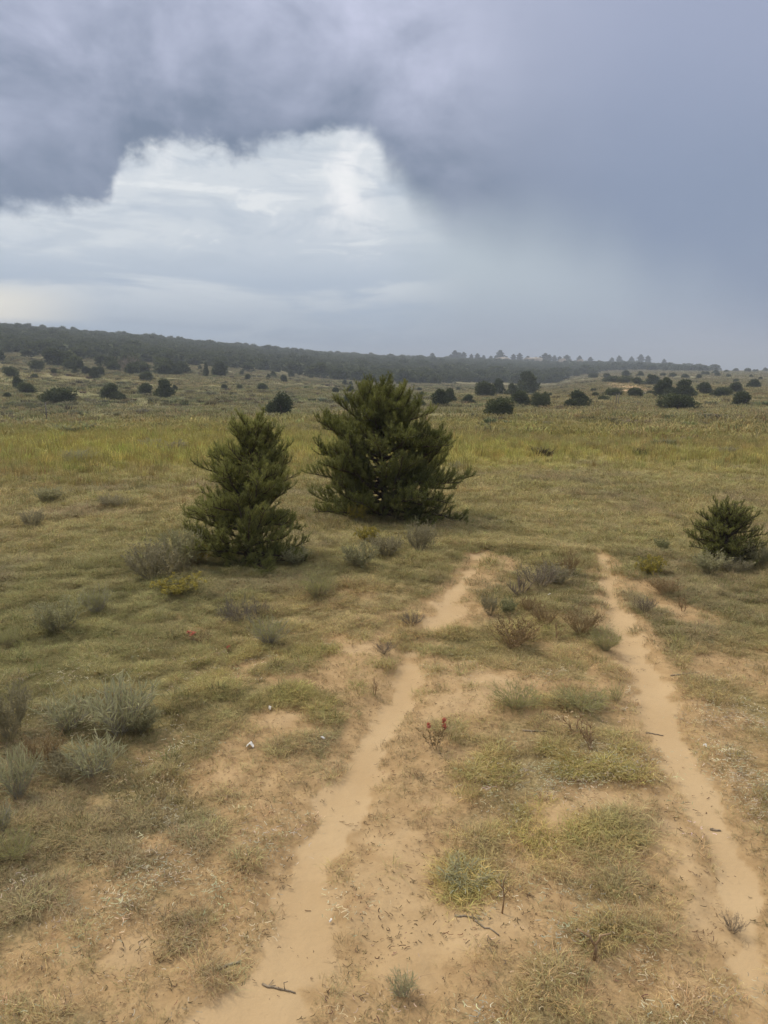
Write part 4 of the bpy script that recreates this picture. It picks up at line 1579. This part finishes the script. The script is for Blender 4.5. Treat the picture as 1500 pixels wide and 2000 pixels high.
short_src = [tuft(1, 13, .030, 1.7, .03, .0007), tuft(2, 14, .026, 1.9, .036, .0007), tuft(3, 12, .036, 1.2, .022, .0007), tuft(4, 11, .034, 2.1, .03, .0007), tuft(5, 8, .05, .9, .02, .0007)]
# matted short grass; greener cushions: column, row, half sizes in pixels, strength
FRESH = [(1060, 1530, 150, 70, 1), (1150, 1620, 110, 50, .9), (905, 1730, 70, 50, .9), (1200, 1500, 80, 60, .6), (1010, 1600, 90, 40, .8), (1050, 1650, 60, 40, .8), (1010, 1380, 60, 24, .7), (960, 1560, 70, 40, .9),
         (620, 1360, 120, 40, .5), (560, 1290, 150, 40, .5), (420, 1330, 150, 50, .4), (100, 1640, 120, 60, .5), (1200, 1840, 60, 40, .4), (880, 1900, 120, 60, .35), (980, 1240, 120, 26, .3), (1140, 1770, 50, 36, .6), (740, 1500, 20, 14, .9)]
xs_, ys_ = [], []
for (n, r0, r1) in ((62000, 1.7, 4.2), (100000, 4.2, 8.0), (100000, 8.0, 18.0)):
    a_, b_ = sector(n, r0, r1)
    xs_.append(a_)
    ys_.append(b_)
x_, y_ = np.concatenate(xs_), np.concatenate(ys_)
s_ = sandiness(x_, y_)
clump = fbm(x_ / .17, y_ / .17, 91, 3, .6)
big = fbm(x_ / .7, y_ / .7, 92, 2)
r_ = np.hypot(x_, y_)
thr = .35 + .36 * sm(s_, .0, .80) + .05 * (1 - sm(np.hypot(x_, y_), 3.0, 5.0)) - .16 * (big - .5) - .08 * sm(-x_, .5, 2.0) + np.where(s_ > .9, .5, 0)
FR = np.zeros(len(x_))
for (px, py, hw, hh, st) in FRESH[:8]:
    bx, by, bt = flat_hit(px, py)
    bh_ = (flat_hit(px, py - hh)[1] - flat_hit(px, py + hh)[1]) / 2
    FR = np.maximum(FR, st * np.exp(-((x_ - bx) / (hw / FPX * bt)) ** 2 - ((y_ - by) / bh_) ** 2))
FR = FR * sm(clump, .42, .55) * (s_ < .8)
pr = sm(clump - thr, -.05, .10) * (.55 + .45 * sm(-x_, .3, 1.5)) + .10 * (s_ < .75) + .25 * FR
keep = rng.uniform(0, 1, len(x_)) < pr
x_, y_, clump = x_[keep], y_[keep], clump[keep]
n = len(x_)
r_ = np.hypot(x_, y_)
tint = cover_colour(x_, y_) * 1.22
fresh = np.zeros(n)
for (px, py, hw, hh, st) in FRESH:
    bx, by, bt = flat_hit(px, py)
    bh_ = (flat_hit(px, py - hh)[1] - flat_hit(px, py + hh)[1]) / 2
    fresh = np.maximum(fresh, st * np.exp(-((x_ - bx) / (hw / FPX * bt)) ** 2 - ((y_ - by) / bh_) ** 2))
fresh = np.clip(fresh * 1.5 * sm(clump, .40, .6), 0, 1)[:, None]
tint = tint + (np.array([.36, .315, .085]) - tint) * fresh * .55
dull = sm(fbm(x_ / .9, y_ / .9, 94, 3), .5, .7)[:, None]
tint = tint + (np.array([.27, .225, .135]) - tint) * dull * .55
tint = tint * (.62 + .45 * sm(clump, .3, .65) + .36 * fbm(x_ / .38, y_ / .38, 105, 3))[:, None]
tint = vary(tint, n, .18)
sc_ = (.45 + 1.2 * clump) * rng.uniform(.6, 1.25, n) * (.84 + .16 * sm(r_, 3.5, 6)) * (1 + 1.6 * sm(r_, 4, 14)) * (1 + .35 * fresh[:, 0])
scatter('short_grass', np.stack([x_, y_, ground_z(x_, y_)], 1), np.stack([sc_ * 1.15, sc_ * 1.15, sc_ * .9], 1), rots_z(n, .12), rng.choice(5, n, p=[.26, .26, .2, .22, .06]), short_src,
        'matted short dry grass covering the near ground', 'grass', tint)

# loose bigger tufts in the meadow and on the strip
mid_src = [tuft(11, 22, .09, .8, .035, .0013), tuft(12, 26, .075, 1.1, .04, .0013), tuft(13, 18, .11, .6, .03, .0012)]
a_, b_ = sector(20000, 2.0, 13.5)
s_ = sandiness(a_, b_)
cl = fbm(a_ / .5, b_ / .5, 95, 3)
keep = rng.uniform(0, 1, len(a_)) < (1 - sm(s_, .1, .5)) * sm(cl, .5, .68) * np.where(a_ < -.9, 1.0, .55)
x_, y_ = a_[keep], b_[keep]
n = len(x_)
tint = vary(cover_colour(x_, y_) * np.array([1.05, 1.1, 1.0]), n, .2)
sc_ = rng.uniform(.5, 1.15, n)
scatter('tufted_grass', np.stack([x_, y_, ground_z(x_, y_)], 1), np.stack([sc_, sc_, sc_ * .85], 1), rots_z(n, .15), rng.integers(0, 3, n), mid_src,
        'loose taller grass tufts among the matted turf', 'grass', tint)

# tall yellow-green grass of the middle distance
tall_src = [tuft(21, 30, .34, .45, .16, .005), tuft(22, 34, .30, .6, .2, .005), tuft(23, 26, .40, .35, .14, .005)]
a_, b_ = sector(60000, 9.5, 50)
r_ = np.hypot(a_, b_)
az_ = np.arctan2(a_, b_)
cl = fbm(a_ / 4, b_ / 3, 97, 3)
edge = 11.6 + 6.5 * (fbm(a_ / 4.5, b_ / 3, 98, 4) - .5) + 3.0 * sm(az_, .06, .3) - .6 * sm(-az_, .0, .3)
pr = sm(r_ - edge + 3.0 * (cl - .5), -1.5, 7.0) * (.3 + .7 * sm(cl, .3, .6)) * (1 - .92 * sm(r_, 24, 50))
keep = rng.uniform(0, 1, len(a_)) < pr
x_, y_ = a_[keep], b_[keep]
r_ = r_[keep]
n = len(x_)
fac_ = (.30 * sm(r_, 10, 17) * (1 - sm(r_, 18, 36)))[:, None]
tint = vary(cover_colour(x_, y_) * (1.08 + fac_ * np.array([1.0, 1.0, .5])), n, .2)
sc_ = rng.uniform(.6, 1.25, n) * (.4 + .65 * sm(r_, 10.5, 20)) * (1 - .5 * sm(r_, 24, 46)) * np.where(az_[keep] > .12, .72, 1.0)
scatter('tall_grass', np.stack([x_, y_, ground_z(x_, y_)], 1), np.stack([sc_, sc_, sc_ * rng.uniform(.6, 1.1, n)], 1), rots_z(n, .08), rng.integers(0, 3, n), tall_src,
        'tall yellow-green grass filling the middle of the meadow', 'grass', tint)

# far grass and low grey scrub
far_g = [tuft(31, 34, .45, .6, .5, .016), tuft(32, 40, .38, .8, .6, .016)]
a_, b_ = sector(64000, 28, 230)
r_ = np.hypot(a_, b_)
cl = fbm(a_ / 9, b_ / 7, 99, 3)
keep = rng.uniform(0, 1, len(a_)) < (.25 + .6 * sm(cl, .35, .6))
a2_, b2_ = sector(26000, 220, 560)
k2_ = np.arctan2(a2_, b2_) > .16
x_, y_ = np.concatenate([a_[keep], a2_[k2_]]), np.concatenate([b_[keep], b2_[k2_]])
r_ = np.hypot(x_, y_)
n = len(x_)
tint = vary(cover_colour(x_, y_) * 1.05, n, .18)
sc_ = rng.uniform(.6, 1.3, n) * (1 + .9 * sm(r_, 200, 350))
scatter('far_grass', np.stack([x_, y_, ground_z(x_, y_)], 1), np.stack([sc_ * 1.3, sc_ * 1.3, sc_ * .8], 1), rots_z(n, .05), rng.integers(0, 2, n), far_g,
        'pale grass of the far slope below the wood', 'grass', tint)

scrub_src = [tuft(41, 70, .6, .7, .22, .016), tuft(42, 80, .5, .9, .26, .016)]
a_, b_ = sector(13000, 19, 200)
r_ = np.hypot(a_, b_)
az_ = np.arctan2(a_, b_)
cl = fbm(a_ / 10, b_ / 8, 101, 3)
keep = rng.uniform(0, 1, len(a_)) < (.06 + .7 * sm(cl, .46, .66)) * (1 - .75 * sm(az_, .02, .2)) * sm(r_, 6, 45)
x_, y_, r_ = a_[keep], b_[keep], r_[keep]
n = len(x_)
tint = vary(np.tile(np.array([.15, .148, .082]), (n, 1)), n, .25)
sc_ = rng.uniform(.5, 1.2, n) * (.6 + .5 * sm(r_, 20, 70))
scatter('low_scrub', np.stack([x_, y_, ground_z(x_, y_)], 1), np.stack([sc_ * 1.5, sc_ * 1.5, sc_ * .85], 1), rots_z(n, .05), rng.integers(0, 2, n), scrub_src,
        'low grey-green scrub speckling the far meadow', 'scrub', tint)

# bleached curls of dead grass and dark crumbs of litter
curl_src = [curl(s, 12) for s in (1, 2, 3)]
a_, b_ = sector(26000, 1.8, 7.0)
s_ = sandiness(a_, b_)
cl = fbm(a_ / .18, b_ / .18, 103, 3)
cl2 = fbm(a_ / 1.2, b_ / 1.2, 104, 2)
keep = rng.uniform(0, 1, len(a_)) < (.05 + sm(cl, .50, .66)) * sm(cl2, .30, .55) * .95 * (1 - sm(s_, .5, .85)) * (1 - sm(np.hypot(a_, b_), 3.0, 5.2))
x_, y_ = a_[keep], b_[keep]
n = len(x_)
tint = vary(np.tile(np.array([.47, .43, .30]), (n, 1)), n, .2)
sc_ = rng.uniform(.6, 1.2, n)
scatter('dry_grass_litter', np.stack([x_, y_, ground_z(x_, y_) + .012], 1), np.stack([sc_] * 3, 1), rots_z(n, .1), rng.integers(0, 3, n), curl_src,
        'bleached curls of dead grass lying on the ground', 'litter', tint)
a_, b_ = sector(24000, 1.8, 9.0)
s_ = sandiness(a_, b_)
in_rut = np.minimum(rut_field(a_, b_, RA), rut_field(a_, b_, RB)) < 1.1
keep = (s_ > .3) & (rng.uniform(0, 1, len(a_)) < np.where(in_rut, .05, .8))
x_, y_ = a_[keep], b_[keep]
n = len(x_)
tint = vary(np.tile(np.array([.12, .085, .05]), (n, 1)), n, .3)
sc_ = rng.uniform(.3, 1.0, n)
scatter('twig_litter', np.stack([x_, y_, ground_z(x_, y_) + .002], 1), np.stack([sc_, sc_, sc_ * .5], 1), rots_z(n, .1), rng.integers(0, 3, n), [curl(s, 4, .03, .0014, .008) for s in (7, 8, 9)],
        'dark crumbs of plant litter strewn over bare sand', 'litter', tint)

# ------------------------------------------------------------------ air between here and the ridge
hz = MB()
X0, X1, Y0, Y1, Z0, Z1 = -7200, 7200, -7200, 7200, -10, 48
c8 = [(x, y, z) for z in (Z0, Z1) for (x, y) in ((X0, Y0), (X1, Y0), (X1, Y1), (X0, Y1))]
hm = bpy.data.meshes.new('haze')
hm.from_pydata(c8, [], [(3, 2, 1, 0), (4, 5, 6, 7), (0, 1, 5, 4), (1, 2, 6, 5), (2, 3, 7, 6), (3, 0, 4, 7)])
hmat = bpy.data.materials.new('haze_air')
hmat.use_nodes = True
ht = NT(hmat.node_tree)
ht.n.remove(ht.n['Principled BSDF'])
pv = ht.node('ShaderNodeVolumePrincipled')
pv.inputs['Color'].default_value = (.80, .89, 1.0, 1)
pv.inputs['Density'].default_value = .0009
ht.l.new(pv.outputs[0], ht.n['Material Output'].inputs['Volume'])
hm.materials.append(hmat)
tag(link('haze', hm), 'thin pale haze filling the air over the plain', 'haze', kind='stuff')
